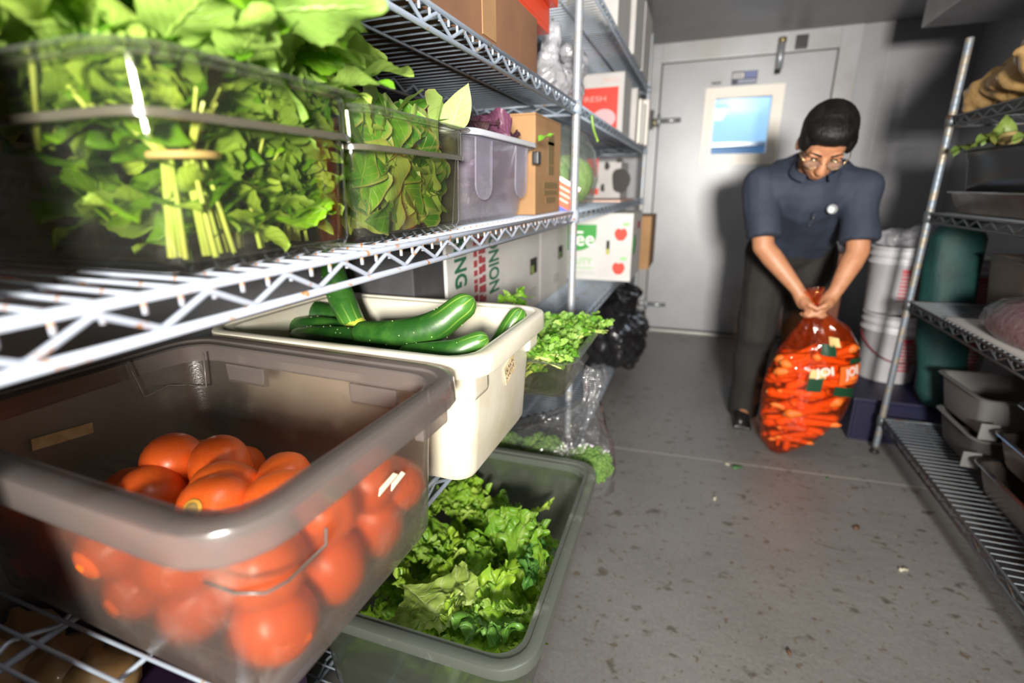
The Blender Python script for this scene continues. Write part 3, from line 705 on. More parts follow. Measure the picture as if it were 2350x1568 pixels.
# purple leaves in the frosted tub
rg = random.Random(12)
for k in range(64):
    f = k/64; z = Z3+.03+.15*f
    x, y = rg.uniform(-.64, -.425), rg.uniform(.88, 1.2)
    if f > .75: z += .03*(1-abs((y-1.06)/.17))+.02; x = rg.uniform(-.6, -.42)
    if k % 2 and f < .75: x = rg.uniform(-.435, -.42)
    d = (rg.uniform(-.6, .6), rg.uniform(-1, 1), rg.uniform(-.5, .5))
    mt = orient((x, y, z), d, rg.uniform(-1.2, 1.2), rg.uniform(.8, 1.25)); c = mt @ V((0, .0375, 0)); me = rg.choice(shiso_l); mt = fit(Matrix.Translation(V((x, y, z))-c) @ mt, me, SHISOBOX)
    o = place('shiso_leaf', me, None, mtx=mt); tag(o, 'crinkled dark purple leaf heaped in the frosted tub', 'leaf', 'purple leaves in the frosted tub')
for k in range(30):
    x, y = rg.uniform(-.60, -.43), rg.uniform(.90, 1.2); z = Z3+.178+.035*(1-abs((y-1.05)/.16))*rg.random()
    mt = orient((x, y, z), (rg.uniform(-1, 1), rg.uniform(-1, 1), rg.uniform(-.25, .35)), rg.uniform(-.6, .6), rg.uniform(.7, 1.05)); c = mt @ V((0, .0375, 0)); me = rg.choice(shiso_l)
    mt = fit(Matrix.Translation(V((x, y, z))-c) @ mt, me, SHISOBOX); tag(place('shiso_leaf', me, None, mtx=mt), 'crinkled dark purple leaf heaped in the frosted tub', 'leaf', 'purple leaves in the frosted tub')
o = place('shiso_leaf', leaf('shiso_leaf', .05, .04, cil_m, 'ovate', 77, 14, 8, .4, .3, .2), None, mtx=orient(aty(1235, 325, 1.16), (.6, .3, .3), .3, .8)); tag(o, 'small dull green leaf on the purple heap by the tub latch', 'leaf')

# ------------------------------------------------------------------ tomatoes
def tomato_mesh(seed, el):
    rg = random.Random(seed); n = 24; mb = MB(); rings = []
    for i in range(17):
        a = max(.03, min(PI-.03, PI*i/16)); r = math.sin(a)**.92; z = -math.cos(a)*el
        if i > 12: z -= .10*((i-12)/4)**2.2*.9
        rings.append([V((r*math.cos(2*PI*k/n)*(1+.02*math.cos(5*2*PI*k/n+seed)*(z > 0)), r*math.sin(2*PI*k/n)*(1+.02*math.cos(5*2*PI*k/n+seed)*(z > 0)), z)) for k in range(n)])
    return mb.loft(rings).mesh('skin', tomato_m)
tms = [tomato_mesh(k, 1.08+.09*(k % 3)) for k in range(4)]
scar_me = MB().lathe([(.02, .03), (.15, .03), (.19, .005), (.16, -.05)], 12).mesh('stem_scar', scar_m)
halo_me = MB().lathe([(.19, -.002), (.26, -.022), (.28, -.05), (.19, -.06)], 16).mesh('shoulder_ring', halo_m)
def tomato(c, r, up, label, group=None, k=0):
    t = empty('tomato', c, label, 'tomato', group)
    el = 1.08+.09*(k % 3); q = V(up).normalized().to_track_quat('Z', 'Y').to_euler()
    s = place('skin', tms[k % 4 if k % 4 < 3 else 0], t, rot=q, scale=r)
    zt = el-.10
    place('stem_scar', scar_me, s, (0, 0, zt)); place('shoulder_ring', halo_me, s, (0, 0, zt+.012))
    return t
for k, (u, v, z, r, up, lab) in enumerate(((398, 1060, .772, .0385, (-.5, .3, -.5), 'smooth round tomato at the rear left of the heap, highlight on its side'), (508, 1075, .772, .0375, (.3, -.2, -.9), 'tomato behind the middle one with a tiny dark blossom spot'), (522, 1122, .778, .0330, (.3, .6, -.4), 'tomato in the middle, half hidden by the one with the stem scar'), (348, 1142, .752, .0385, (.75, -.1, -.6), 'tomato at the left end with a dark nick near its edge'), (497, 1168, .775, .0395, (.22, -.75, .55), 'front tomato showing its round brown stem scar'), (652, 1108, .772, .0345, (-.3, .6, .2), 'tomato at the right rear with a crease'), (660, 1155, .775, .038, (.6, .5, -.2), 'tomato at the right front against the tub wall'))):
    tomato(atz(u, v, z), r, up, lab, None, k)
rg = random.Random(3)
for iz, z in enumerate((.712, .77)):
    for ix in range(5):
        for iy in range(3):
            x = -.70+ix*.0815+rg.uniform(-.004, .004); y = (.282, .38, .474)[iy]+rg.uniform(-.005, .005)
            if iz and (iy > 0 or ix == 4): continue
            if ix == 4: continue
            lab = ('second row', 'bottom row')[iz == 0]
            tomato((x, y-.008*iz, z), .039, (rg.uniform(-1, 1), rg.uniform(-1, 1), rg.uniform(-1, 1)), 'tomato in the %s of the heap, blurred behind the smoky front wall' % lab, 'tomatoes under the heap, %s' % lab, iz+ix+iy)
for k, (x, y, z) in enumerate(((-.358, .284, .712), (-.358, .365, .712), (-.358, .446, .712), (-.353, .278, .785), (-.352, .357, .79), (-.352, .436, .786), (-.356, .482, .745))):
    tomato((x, y, z), .0385, (rg.uniform(-1, 1), rg.uniform(-1, 1), rg.uniform(-1, 1)), 'tomato pressed to the right wall of the smoky tub', 'tomatoes along the right tub wall', k)

# ------------------------------------------------------------------ cucumbers
def cuc_mat():
    m, t, out = nt('cucumber_skin'); p = N(t, 'ShaderNodeBsdfPrincipled', Roughness=.38); p.inputs['Coat Weight'].default_value = .08
    uv = t.nodes.new('ShaderNodeUVMap'); uv.uv_map = 'leaf'; sp = t.nodes.new('ShaderNodeSeparateXYZ'); L(t, uv, 0, sp, 0)
    m1 = N(t, 'ShaderNodeMath', _operation='MULTIPLY'); L(t, sp, 0, m1, 0); m1.inputs[1].default_value = 2*PI*9
    m2 = N(t, 'ShaderNodeMath', _operation='SINE'); L(t, m1, 0, m2, 0); st_ = ramp(t, (m2, 0), .75, 1.0)
    n = noisetex(t, 24, 5); nr = ramp(t, (n, 0), .42, .7); base = mixcol(t, nr, (.014, .07, .009), (.045, .15, .018))
    er = ramp(t, (sp, 1), .62, 1.0)
    f = N(t, 'ShaderNodeMath', _operation='MULTIPLY'); L(t, st_[0], 0, f, 0); L(t, er[0], 0, f, 1)
    c1 = mixcol(t, er, base, (.06, .19, .02)); c = mixcol(t, (f, 0), c1, (.28, .42, .07))
    oi = t.nodes.new('ShaderNodeObjectInfo'); hs = t.nodes.new('ShaderNodeHueSaturation'); ma = N(t, 'ShaderNodeMapRange'); L(t, oi, 'Random', ma, 0); ma.inputs[3].default_value = .75; ma.inputs[4].default_value = 1.3; L(t, ma, 0, hs, 'Value'); L(t, c[0], c[1], hs, 'Color')
    L(t, hs, 0, p, 'Base Color'); b = N(t, 'ShaderNodeBump', Strength=.25, Distance=.004); L(t, n, 0, b, 'Height'); L(t, b, 0, p, 'Normal'); L(t, p, 0, out, 0); return m
cuc_m = cuc_mat(); wart_m = mat('cucumber_wart', (.2, .3, .1), .5)
tip_m = mat('cucumber_yellow_tip', (.6, .58, .06), .4, 0, (.35, .5, .05), 30)
def bez(pts, n):
    """Catmull-Rom through pts"""
    P = [V(p) for p in pts]; P = [P[0]*2-P[1]]+P+[P[-1]*2-P[-2]]; out = []
    for i in range(1, len(P)-2):
        for k in range(n):
            t = k/n; a, b, c, d = P[i-1:i+3]
            out.append(.5*((2*b)+(c-a)*t+(2*a-5*b+4*c-d)*t*t+(3*b-a-3*c+d)*t**3))
    out.append(P[-2]); return out
def cucumber(pts, r, label, seed, group=None, warts=14, yellow=False):
    rg = random.Random(seed); c = bez(pts, 8); n = len(c); base = min(c, key=lambda p: p.z)
    o0 = V((sum(p.x for p in c)/n, sum(p.y for p in c)/n, base.z-r))
    t = empty('cucumber', o0, label, 'cucumber', group)
    # rounded ends
    d0 = (c[0]-c[1]).normalized(); d1 = (c[-1]-c[-2]).normalized()
    path = [c[0]+d0*r*.9*math.cos(a) for a in (.08, .4, .75, 1.15)]+c+[c[-1]+d1*r*.9*math.cos(a) for a in (1.15, .75, .4, .08)]
    rad = [r*.86*math.sin(a) for a in (.08, .4, .75, 1.15)]+[r*(.86+.14*math.sin(PI*k/(n-1))) for k in range(n)]+[r*.86*math.sin(a) for a in (1.15, .75, .4, .08)]
    mb = MB().tube(path, rad, 20); K = len(path); mb.v = [tuple(V(p)-o0+V((nz(V(p)*1, 30), nz(V(p)+V((9, 0, 0)), 30), nz(V(p)+V((0, 9, 0)), 30)))*.0016) for p in mb.v]
    uv = [((j % 20)/20, i/(K-1)) for i in range(K) for j in range(20)]
    s = place('skin', mb.mesh('skin', cuc_m, uv=uv), t)
    w = MB()
    for k in range(warts):
        i = rg.randrange(5, K-5); vtx = V(mb.v[i*20+rg.randrange(20)]); w.ball(vtx, r*.055, 6, 4)
    w.build('warts', wart_m, s)['kind'] = 'stuff'
    if yellow:
        e = path[-1]; MB().ball(e-d1*r*.75-o0, (r*.9,)*3, 16, 10).build('yellow_tip', tip_m, s)
    return t
cucumber([aty(838, 766, .70), aty(920, 768, .70), aty(1000, 748, .715), aty(1062, 703, .735)], .0262, 'big curved cucumber lying across the top, tip raised to the right', 1, warts=34)
cucumber([aty(935, 812, .675), aty(1030, 808, .67), aty(1098, 783, .685)], .019, 'small cucumber peeping out in front below the big curved one', 2)
cucumber([aty(762, 615, .83), aty(782, 680, .82), aty(815, 748, .80)], .027, 'cucumber standing on end with a yellow tip, rear of the tub', 3, warts=8, yellow=True)
cucumber([aty(835, 782, .73), aty(760, 778, .73), aty(690, 776, .74)], .025, 'pale speckled cucumber tucked behind the left end of the curved one', 4, warts=30)
cucumber([aty(800, 760, .80), aty(720, 752, .79), aty(650, 756, .78)], .024, 'dark cucumber with its blunt end pointing left', 5)
cucumber([aty(800, 735, .86), aty(730, 722, .85), aty(712, 722, .85)], .029, 'stout cucumber leaning behind the standing one', 6)
cucumber([aty(560, 775, .80), aty(640, 735, .84), aty(715, 700, .88)], .021, 'dark slim cucumber along the left end of the tub', 7)
cucumber([(-.36, .80, .76), (-.345, .835, .815), aty(1186, 728, .865)], .021, 'dark cucumber leaning on the right wall of the cream tub', 8, warts=4)
rg = random.Random(9)
for k in range(9):
    x = -.70+.042*k; cucumber([(x, .685, .698), (x+.01, .75, .696), (x+.005, .825, .698)], .022, 'cucumber in the bottom layer of the cream tub under the others', 30+k, 'cucumbers in the bottom layer', 6)
for k in range(6):
    x = -.68+.058*k; cucumber([(x, .685, .745), (x+.012, .75, .742), (x, .825, .745)], .022, 'cucumber in the second layer of the cream tub under the others', 50+k, 'cucumbers in the second layer', 6)

# ------------------------------------------------------------------ frilly lettuce
def frilly(name, R, m, seed, frill=1.0, cup=.5, fan=2.2, nu=22, nv=64):
    rg = random.Random(seed); ph = [rg.uniform(0, 6.3) for _ in range(6)]; vs, uv, fs = [], [], []
    for i in range(nu+1):
        s = i/nu
        for j in range(nv+1):
            t = -1+2*j/nv; an = t*fan/2*(.35+.65*s)
            rad = R*s*(1-.14*abs(t)**3)*(1+.05*math.sin(9*t+ph[0]))
            ed = s*(1-.12*abs(t)**3)
            z = cup*R*(s*s*.35+.25*abs(t)*s)
            b2_ = V((rad*math.sin(an), rad*math.cos(an), 0))
            rad += frill*R*s*s*(.10*noise.noise(b2_*55+V((seed, 0, 0)))+.07*noise.noise(b2_*130+V((0, seed, 0))))
            amp = frill*R*(.03+.17*s**2.2)
            dv = noise.noise_vector(b2_*38+V((seed*3, 1, 2)))*amp+noise.noise_vector(b2_*85+V((seed*5, 7, 1)))*amp*.6
            z += dv.z*1.3; x = rad*math.sin(an)+dv.x; y = rad*math.cos(an)+dv.y
            k = 1+.0*z; vs.append((x*k, y*k, z)); uv.append((t, s))
    n = nv+1
    for i in range(nu):
        for j in range(nv): fs.append((i*n+j, i*n+j+1, (i+1)*n+j+1, (i+1)*n+j))
    return MB().add(vs, fs).mesh(name, m, uv=uv)
fr = [frilly('lettuce_leaf', .115, lett_m, k, 1.0, .35, 2.7, 24, 130) for k in range(6)]
rg = random.Random(21); ll = 'frilly green lettuce leaf in the pile in the green-grey tub'
for k in range(74):
    f = k/74; x = rg.uniform(-.58, -.24); y = rg.uniform(.60, 1.12); z = Z1+.03+.125*f+.02*math.sin(7*x+5*y)
    if y > 1.0: z -= .02
    an = rg.uniform(0, 2*PI); d = V((math.cos(an), math.sin(an), rg.uniform(-.1, .75)))
    s = rg.uniform(.6, 1.05); mt = orient((x, y, z), d, rg.uniform(-.7, .7), s); c = mt @ V((0, .075, 0)); mt = Matrix.Translation(V((x, y, z))-c) @ mt
    me = rg.choice(fr); mt = fit(mt, me, LETTBOX)
    tag(place('lettuce_leaf', me, None, mtx=mt), ll, 'lettuce', 'frilly lettuce leaves in the green-grey tub')
pl = frilly('lettuce_leaf', .155, lettpale_m, 55, .55, .35, 2.0)
b0, b1 = atz(925, 1350, .335), atz(1065, 1480, .33)
tag(place('lettuce_leaf', pl, None, mtx=orient(b0+V((0, 0, .012)), b1-b0, 0, 1.0)), 'large pale yellow-green lettuce leaf with a fanned rib, front of the green-grey tub', 'lettuce')
dk = leafmat('dark_lettuce_leaf', (.10, .25, .03), (.07, .2, .03), (.15, .32, .06), (.2, .36, .1), .3, .4, 7, .8)
dkl = frilly('lettuce_leaf', .11, dk, 66, 1.3, .4)
b0 = atz(1170, 1420, .325)
tag(place('lettuce_leaf', dkl, None, mtx=fit(orient(b0, (-.1, -.7, .2), .2, .9), dkl, LETTBOX)), 'dark blue-green lettuce leaf in the near right corner of the tub', 'lettuce')
b0 = atz(1235, 1350, .30)
tag(place('lettuce_leaf', dkl, None, mtx=fit(orient(b0, (-.3, .1, .6), .3, .8), dkl, LETTBOX)), 'dark curled lettuce leaf along the right wall of the tub', 'lettuce')
b0 = atz(1170, 1290, .325)
tag(place('lettuce_leaf', fr[2], None, mtx=orient(b0, (.25, .55, .7), 0, 1.0)), 'upright frilly lettuce leaf rising at the rear right of the tub', 'lettuce')

# ------------------------------------------------------------------ cilantro
def lobed(name, Rr, seed, m):
    rg = random.Random(seed); vs = [(0, 0, 0)]; uv = [(0, 0)]; K = 18
    for k in range(K+1):
        a = -1.9+3.8*k/K; r = Rr*(.62+.3*abs(math.cos(a*1.6))+.12*math.cos(k*2.2)); vs.append((r*math.sin(a), Rr*.45+r*math.cos(a)*.75, Rr*.25*math.sin(2.1*a+seed)+.1*Rr*rg.uniform(-1, 1))); uv.append((a/1.9, r/Rr))
    return MB().add(vs, [(0, k+1, k+2) for k in range(K)]).mesh(name, m, uv=uv)
cl_ = [lobed('leaf', .019, k, cil_m) for k in range(5)]
def cilantro(base, L_, ax, label, n, seed, wd):
    rg = random.Random(seed); t = empty('cilantro_bunch', base, label, 'herb', 'bunches of cilantro in the shallow pan')
    ax = V(ax).normalized(); sd = ax.cross(V((0, 0, 1))).normalized()
    for k in range(12):
        e = ax*L_*rg.uniform(.5, 1)+sd*rg.uniform(-wd, wd)+V((0, 0, rg.uniform(.0, .03)))
        MB().tube([sd*rg.uniform(-.015, .015), e*.5+V((0, 0, .01)), e], [.0022, .0018, .001], 5).build('stem', stemgreen, t)
    for k in range(n):
        f = rg.uniform(.15, 1.05); p = ax*L_*f+sd*rg.uniform(-wd, wd)*(.5+.5*f)+V((0, 0, rg.uniform(-.01, .04)+.02*math.sin(PI*f)))
        me = rg.choice(cl_); place('leaf', me, t, mtx=fit(orient(p, (rg.uniform(-1, 1), rg.uniform(-1, 1), rg.uniform(-.3, .8)), rg.uniform(-.8, .8), rg.uniform(.55, .95)), me, CILBOX, base))
cz = Z2+.075
cilantro((-.27, 1.03, cz), .2, (-.25, .9, .1), 'cilantro bunch whose pale stems show at the front of the shallow pan', 270, 1, .06)
cilantro((-.42, 1.06, cz-.02), .2, (0, .9, .1), 'cilantro bunch at the rear left of the shallow pan', 200, 2, .07)
cilantro((-.27, 1.22, cz+.01), .085, (.45, .5, -.05), 'cilantro sprigs hanging over the far right corner of the shallow pan', 110, 3, .05)
cilantro((-.36, 1.0, cz-.045), .24, (.2, .9, .02), 'cilantro bunch in the bottom of the shallow pan', 150, 4, .08)
cilantro((-.33, 1.0, cz+.005), .1, (.6, -.05, .05), 'short cilantro sprigs along the near rim of the shallow pan', 110, 5, .03)
# tuft behind the cream tub
tf = empty('herb_tuft', aty(1180, 685, 1.13), 'small green leafy tuft poking up behind the far rim of the cream tub', 'herb')
for k in range(26): place('leaf', random.choice(cl_), tf, mtx=orient((rnd(-.03, .03), rnd(-.03, .03), rnd(-.04, .012)), (rnd(-1, 1), rnd(-1, 1), rnd(-.2, 1)), rnd(-.6, .6), rnd(.9, 1.4)))
MB().tube([(0, 0, -.06), (0, 0, 0)], .002, 5).build('stem', stemgreen, tf)

# ------------------------------------------------------------------ broccoli in a clear bag
broc_m = mat('broccoli_florets', (.12, .24, .05), .6, 0, (.2, .33, .07), 60, .4, .65, .9, 260)
brst_m = mat('broccoli_stalk', (.33, .43, .16), .5)
def broccoli(c, R, label, seed):
    rg = random.Random(seed); t = empty('broccoli', V(c)-V((0, 0, R*1.1)), label, 'broccoli', None)
    o = V((0, 0, R*1.1)); n = 26; fl_ = []
    me = None
    for v in range(3):
        mb = MB(); r0 = R*.33
        mb.ball((0, 0, 0), r0*.8, 12, 8)
        for k in range(70):
            d = V((rg.gauss(0, 1), rg.gauss(0, 1), rg.gauss(.5, 1))).normalized(); mb.ball(d*r0*.82, r0*rg.uniform(.14, .24), 6, 4)
        fl_.append(mb.mesh('floret', broc_m))
    for k in range(n):
        z = 1-1.15*(k+.5)/n; an = k*2.4; q = math.sqrt(max(0, 1-z*z)); d = V((q*math.cos(an), q*math.sin(an), z*.75))
        place('floret', rg.choice(fl_), t, o+d*R*.78, (rg.uniform(-.4, .4), rg.uniform(-.4, .4), rg.uniform(0, 6)), rg.uniform(.85, 1.15))
    MB().lathe([(R*.3, 0), (R*.28, R*.5), (R*.5, R*1.0)], 10).build('stalk', brst_m, t)
broccoli((-.245, 1.31, .315), .075, 'broccoli crown at the aisle side behind the lettuce tub', 1)
broccoli((-.39, 1.33, .31), .085, 'broccoli crown half hidden behind the cream tub', 2)
broccoli((-.53, 1.34, .30), .08, 'broccoli crown deepest on the lowest shelf', 3)
bgb = empty('produce_bag', (-.38, 1.36, Z1), 'crinkled clear plastic bag around the broccoli, its twisted neck standing up', 'bag')
rgb_ = random.Random(5); rings = []
nk = atz(1325, 985, .40); tp_ = V((-.285, 1.50, .555))
for i, (cx_, cy_, z, rx, ry) in enumerate(((-.40, 1.38, Z1+.004, .17, .09), (-.40, 1.38, Z1+.03, .21, .12), (-.39, 1.37, Z1+.12, .215, .13), (-.37, 1.38, Z1+.20, .19, .12), (-.31, 1.41, Z1+.245, .10, .09), (-.28, 1.44, Z1+.28, .04, .04), (-.272, 1.455, Z1+.31, .02, .02), (-.268, 1.47, Z1+.335, .026, .026), (-.265, 1.48, Z1+.37, .036, .03), (-.265, 1.485, Z1+.40, .03, .03))):
    ring = []
    for k in range(40):
        a = 2*PI*k/40; w = 1+.06*math.sin(5*a+i)+.05*math.sin(9*a+2*i)+(.25*math.sin(7*a) if i > 4 else 0); ring.append((cx_+rx*w*math.cos(a), cy_+ry*w*math.sin(a), z+.006*math.sin(6*a+i)))
    rings.append(ring)
MB().loft(rings, True, True).build('film', film, bgb, loc=off(bgb))

# ------------------------------------------------------------------ cartons
def carton(name, label, lo, hi, m, cat='box', rz=0, group=None, flaps=True, bev=.004):
    lo, hi = V(lo), V(hi); c = V(((lo.x+hi.x)/2, (lo.y+hi.y)/2, lo.z)); h = (hi-lo)/2; H = hi.z-lo.z
    t = empty(name, c, label, cat, group, rz)
    MB().box((-h.x, -h.y, 0), (h.x, h.y, H)).build('carton_body', m, t, smooth=False, bevel=bev)
    if flaps:
        f = MB().box((-h.x, -h.y, H), (-.002, h.y, H+.004)); f.build('flap', m, t, smooth=False)
        MB().box((.002, -h.y, H), (h.x, h.y, H+.004)).build('flap', m, t, smooth=False)
    t['_h'] = (h.x, h.y, H); return t
OX = -.585
# two onion cartons, broad side to the aisle
c1 = carton('onion_carton', 'white carton lettered ONION KING sideways behind the cream tub', (OX-.3, 1.115, Z2+.002), (OX, 1.925, 1.0), carton_w)
c2 = carton('onion_carton', 'white carton with a hand hole, between the lettered onion carton and the apple box', (OX-.3, 1.935, Z2+.002), (OX-.002, 2.40, 1.0), carton_w)
dc_ = carton('dark_carton', 'added carton painted dark as shade, left of the lettered onion carton, behind the cucumbers', (OX-.3, .962, Z2+.002), (OX-.004, 1.108, .985), mat('shade_painted_carton', (.045, .045, .05), .7, 0, (.07, .07, .075), 12))  # added carton; its dark colour stands for shade beside the onion carton
def on_x(t, y, z, d=.0012): # point on the +X face of a carton, world y z -> local
    return V((t['_h'][0]+d, y-t.location.y, z-t.location.z))
def vtext(t, body, y, z, size, m, sx=1, bold=.004):
    # lettering turned a quarter: reads downwards
    text('lettering', body, size, m, t, frame(on_x(t, y, z), (0, 0, -1), (0, 1, 0)), bold=bold, sx=sx)
vtext(c1, 'ONION', 1.425, .897, .112, dgreen_m, .46, .003); vtext(c1, 'KING', 1.19, .932, .098, dgreen_m, .56, .003)
rg = random.Random(6)
for yy in (1.29, 1.325, 1.35):
    z = .98
    while z > .76:
        hgt = rg.uniform(.012, .026); MB().box((-.0005, -.012, -hgt/2), (.0005, .012, hgt/2)).build('print_mark', maroon_m, c1, smooth=False, loc=on_x(c1, yy, z)); z -= hgt+.008
def hole(t, y, z, hy=.038, hz=.016):
    MB().box((-.001, -hy, -hz), (.0015, hy, hz)).build('hand_hole', hole_m, t, smooth=False, loc=on_x(t, y, z))
    MB().box((-.001, -hy*.8, -hz*.9), (.0022, -hy*.05, hz*.1)).build('produce_in_hole', lett_m, t, smooth=False, loc=on_x(t, y, z))
hole(c1, 1.835, .835, .04, .03); hole(c2, 2.25, .84, .035, .028)
for t, y in ((c1, 1.82), (c2, 2.18)):
    for k in range(3): MB().box((-.0003, -.05, -.003), (.0008, .05, .003)).build('print_mark', grey_m, t, smooth=False, loc=on_x(t, y, .745-k*.014))
# apple box: its end faces the photographer
ab_ = carton('apple_carton', 'white apple carton with a green crest and two red apples', (-.60, 2.418, Z2+.022), (-.283, 2.80, 1.003), carton_w)
ahx, ahy, aH = ab_['_h']
def ap(u, v): # pixel on its front face -> local
    p = aty(u, v, 2.418); return p-ab_.location+V((0, -.0012, 0))
def disc(name, m, t, pts, th=.0008, ax=1):
    n = len(pts); e = V((0, -th, 0)) if ax else V((th, 0, 0)); mb = MB(); mb.loft([[V(p) for p in pts], [V(p)+e for p in pts]]); return mb.build(name, m, t, smooth=False)
def arc(c, rx, rz, a0, a1, n): return [V((c.x+rx*math.cos(math.radians(a0+(a1-a0)*k/n)), c.y, c.z+rz*math.sin(math.radians(a0+(a1-a0)*k/n)))) for k in range(n+1)]
ctop = ap(1318, 515); cR = ap(1370, 515); crw = (cR.x-ctop.x)
disc('crest', green_m, ab_, [ctop+V((-crw, 0, 0)), ctop+V((crw, 0, 0)), ctop+V((crw, 0, -.05))]+arc(ctop+V((0, 0, -.05)), crw, .078, 0, -180, 18)+[ctop+V((-crw, 0, -.05))])
p = ap(1347, 555); text('lettering', 'ee', .1, white_m, ab_, FACE_Y(p+V((-.01, -.002, .012))), bold=.001)
pm_ = ap(1331, 533); MB().box((-.016, -.001, -.005), (.016, .001, .005)).build('accent_bar', white_m, ab_, smooth=False, loc=pm_+V((0, -.002, 0)))
p = ap(1343, 600); text('lettering', 'QUALITY', .04, lgreen_m, ab_, FACE_Y(p+V((-.055, 0, 0))), bold=.001, sx=1.05)
p = ap(1340, 615); MB().box((-.1, -.0005, -.0025), (.045, .0005, .0025)).build('print_line', lgreen_m, ab_, smooth=False, loc=p)
for k in range(2): MB().box((-.1, -.0005, -.0012), (.05, .0005, .0012)).build('print_line', grey_m, ab_, smooth=False, loc=p+V((0, 0, -.018-.01*k)))
ph_ = ap(1395, 568); disc('hand_hole', hole_m, ab_, arc(ph_+V((0, 0, .026)), .0075, .008, 0, 180, 8)+arc(ph_+V((0, 0, -.026)), .0075, .008, 180, 360, 8))
disc('fruit_in_hole', mat('yellow_apple', (.45, .45, .04), .5), ab_, arc(ph_+V((0, -.0009, -.012)), .006, .006, 0, 180, 6)+arc(ph_+V((0, -.0009, -.027)), .006, .007, 180, 360, 6))
def printed_apple(u, v):
    c = ap(u, v); pts = []
    for k in range(28):
        a = 2*PI*k/28; x = math.sin(a); z = math.cos(a)
        w = .030*(1-.22*(z < 0)*(-z)); zz = .033*z-(.011*math.exp(-(x/.35)**2) if z > 0 else -.004*math.exp(-(x/.35)**2)); pts.append(c+V((w*x, 0, zz)))
    disc('printed_apple', red_m, ab_, pts[::-1])
    lf = c+V((.022, 0, .046)); disc('printed_leaf', lgreen_m, ab_, [lf+V((-.018, 0, -.008)), lf+V((.014, 0, -.008)), lf+V((.018, 0, .008)), lf+V((-.012, 0, .008))])
printed_apple(1425, 538); printed_apple(1419, 616)
# the side of the apple box
MB().box((-.0004, -.05, -.018), (.0008, .05, .018)).build('side_print', maroon_m, ab_, smooth=False, loc=(ahx+.0006, .04, .255))
MB().lathe([(.001, 0), (.05, 0), (.05, .001), (.001, .001)], 18).build('side_crest', green_m, ab_, loc=(ahx+.0004, -.11, .17), rot=(0, PI/2, 0))
carton('kraft_carton', 'strip of brown carton standing behind the apple carton', (-.56, 2.83, Z2+.022), (-.235, 3.15, .97), carton_d)
# brown box between frosted tub and post, middle shelf
kb_ = carton('kraft_carton', 'upright brown carton with faint dark print, beside the chrome post', (-.80, 1.285, Z3+.002), (-.405, 1.535, 1.298), carton_d)
for k, (z, w, h_) in enumerate(((.16, .03, .03), (.115, .03, .012), (.075, .07, .008), (.055, .07, .006), (.035, .05, .008), (.195, .03, .014))):
    MB().box((-.0004, -w, -h_), (.0006, w, h_)).build('print_mark', mat('brown_ink%d' % k, (.16, .11, .04), .7), kb_, smooth=False, loc=(kb_['_h'][0]+.0006, .02, z))
# long low tray carton on the upper shelf, red crate rim over it
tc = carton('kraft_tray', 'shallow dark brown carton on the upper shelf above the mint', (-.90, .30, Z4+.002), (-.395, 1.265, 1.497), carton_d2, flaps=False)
MB().box((-.001, -.05, -.05), (.0008, .015, .05)).build('print_mark', carton_d, tc, smooth=False, loc=(tc['_h'][0]+.001, .2, .07))
rc_ = empty('crate', (-.62, 1.0, 1.50), 'red plastic crate on top of the shallow brown carton', 'crate')
redp = mat('red_plastic', (.62, .06, .02), .4)
for lo, hi in (((-.225, -.4, 0), (.215, .4, .012)), ((.20, -.4, .012), (.215, .4, .06)), ((-.225, -.4, .012), (-.21, .4, .06)), ((-.21, -.4, .012), (.2, -.385, .06)), ((-.21, .385, .012), (.2, .4, .06))): MB().box(lo, hi).build('crate_panel', redp, rc_, smooth=False, bevel=.003)
MB().box((.20, -.41, .06), (.235, .41, .085)).build('crate_rim', redp, rc_, smooth=False, bevel=.004)
dt = tub('sheet_tray', 'flat black tray lying on the upper shelf, seen from below', 'tray', -.94, -.455, 1.15, 1.52, Z4+.001, .03, black, black, .005, .012, .003, .02, lip=.006, skirt=False)
# white knotted bag beside the post
wb_m = clear('white_bag_film', (.85, .85, .88), .38, (.62, .62, .66), .2, .3, 0, bump=.5, bscale=30)
wb = empty('plastic_bag', (-.46, 1.62, Z4), 'crumpled thin white plastic bag on the upper shelf beside the post', 'bag')
mb = MB()
mb.ball((-.0, .06, .06), (.08, .16, .058), 22, 14); mb.cap((0, -.06, .08), .04, (.02, -.05, .19), .022); mb.cap((.0, .15, .09), .05, (.02, .22, .155), .045); mb.cap((.02, .20, .16), .03, (.02, .10, .165), .025)
remesh('film', mb, wb_m, .008, wb, 2, lambda p: p+V((nz(p, 45), nz(p+V((3, 1, 2)), 45), nz(p+V((7, 3, 1)), 45)))*.014)
# boxes of the second bay
rw = carton('printed_carton', 'white carton with a big red panel on the upper shelf behind the post', (-.86, 2.72, Z4+.002), (-.402, 3.0, 1.66), carton_w)
def rp(u, v): return aty(u, v, 2.72)-rw.location+V((0, -.0012, 0))
a, b = rp(1330, 205), rp(1415, 300)
MB().box((a.x-.12, a.y-.0006, b.z-.02), (b.x, a.y, a.z)).build('red_panel', red_m, rw, smooth=False)
pt = rp(1375, 228); text('lettering', 'FRESH', .035, mat('pink_print', (.75, .4, .36), .6), rw, FACE_Y(pt+V((-.03, -.002, 0))), sx=1.4)
pt = rp(1403, 184); text('lettering', 'PROD', .028, mat('faint_red_print', (.7, .42, .38), .6), rw, FACE_Y(pt), sx=1.1)
b2 = rp(1395, 262); disc('printed_picture', mat('pink_print2', (.75, .42, .45), .6), rw, arc(b2+V((-.02, -.001, -.02)), .06, .045, 0, 360, 16)[:-1])
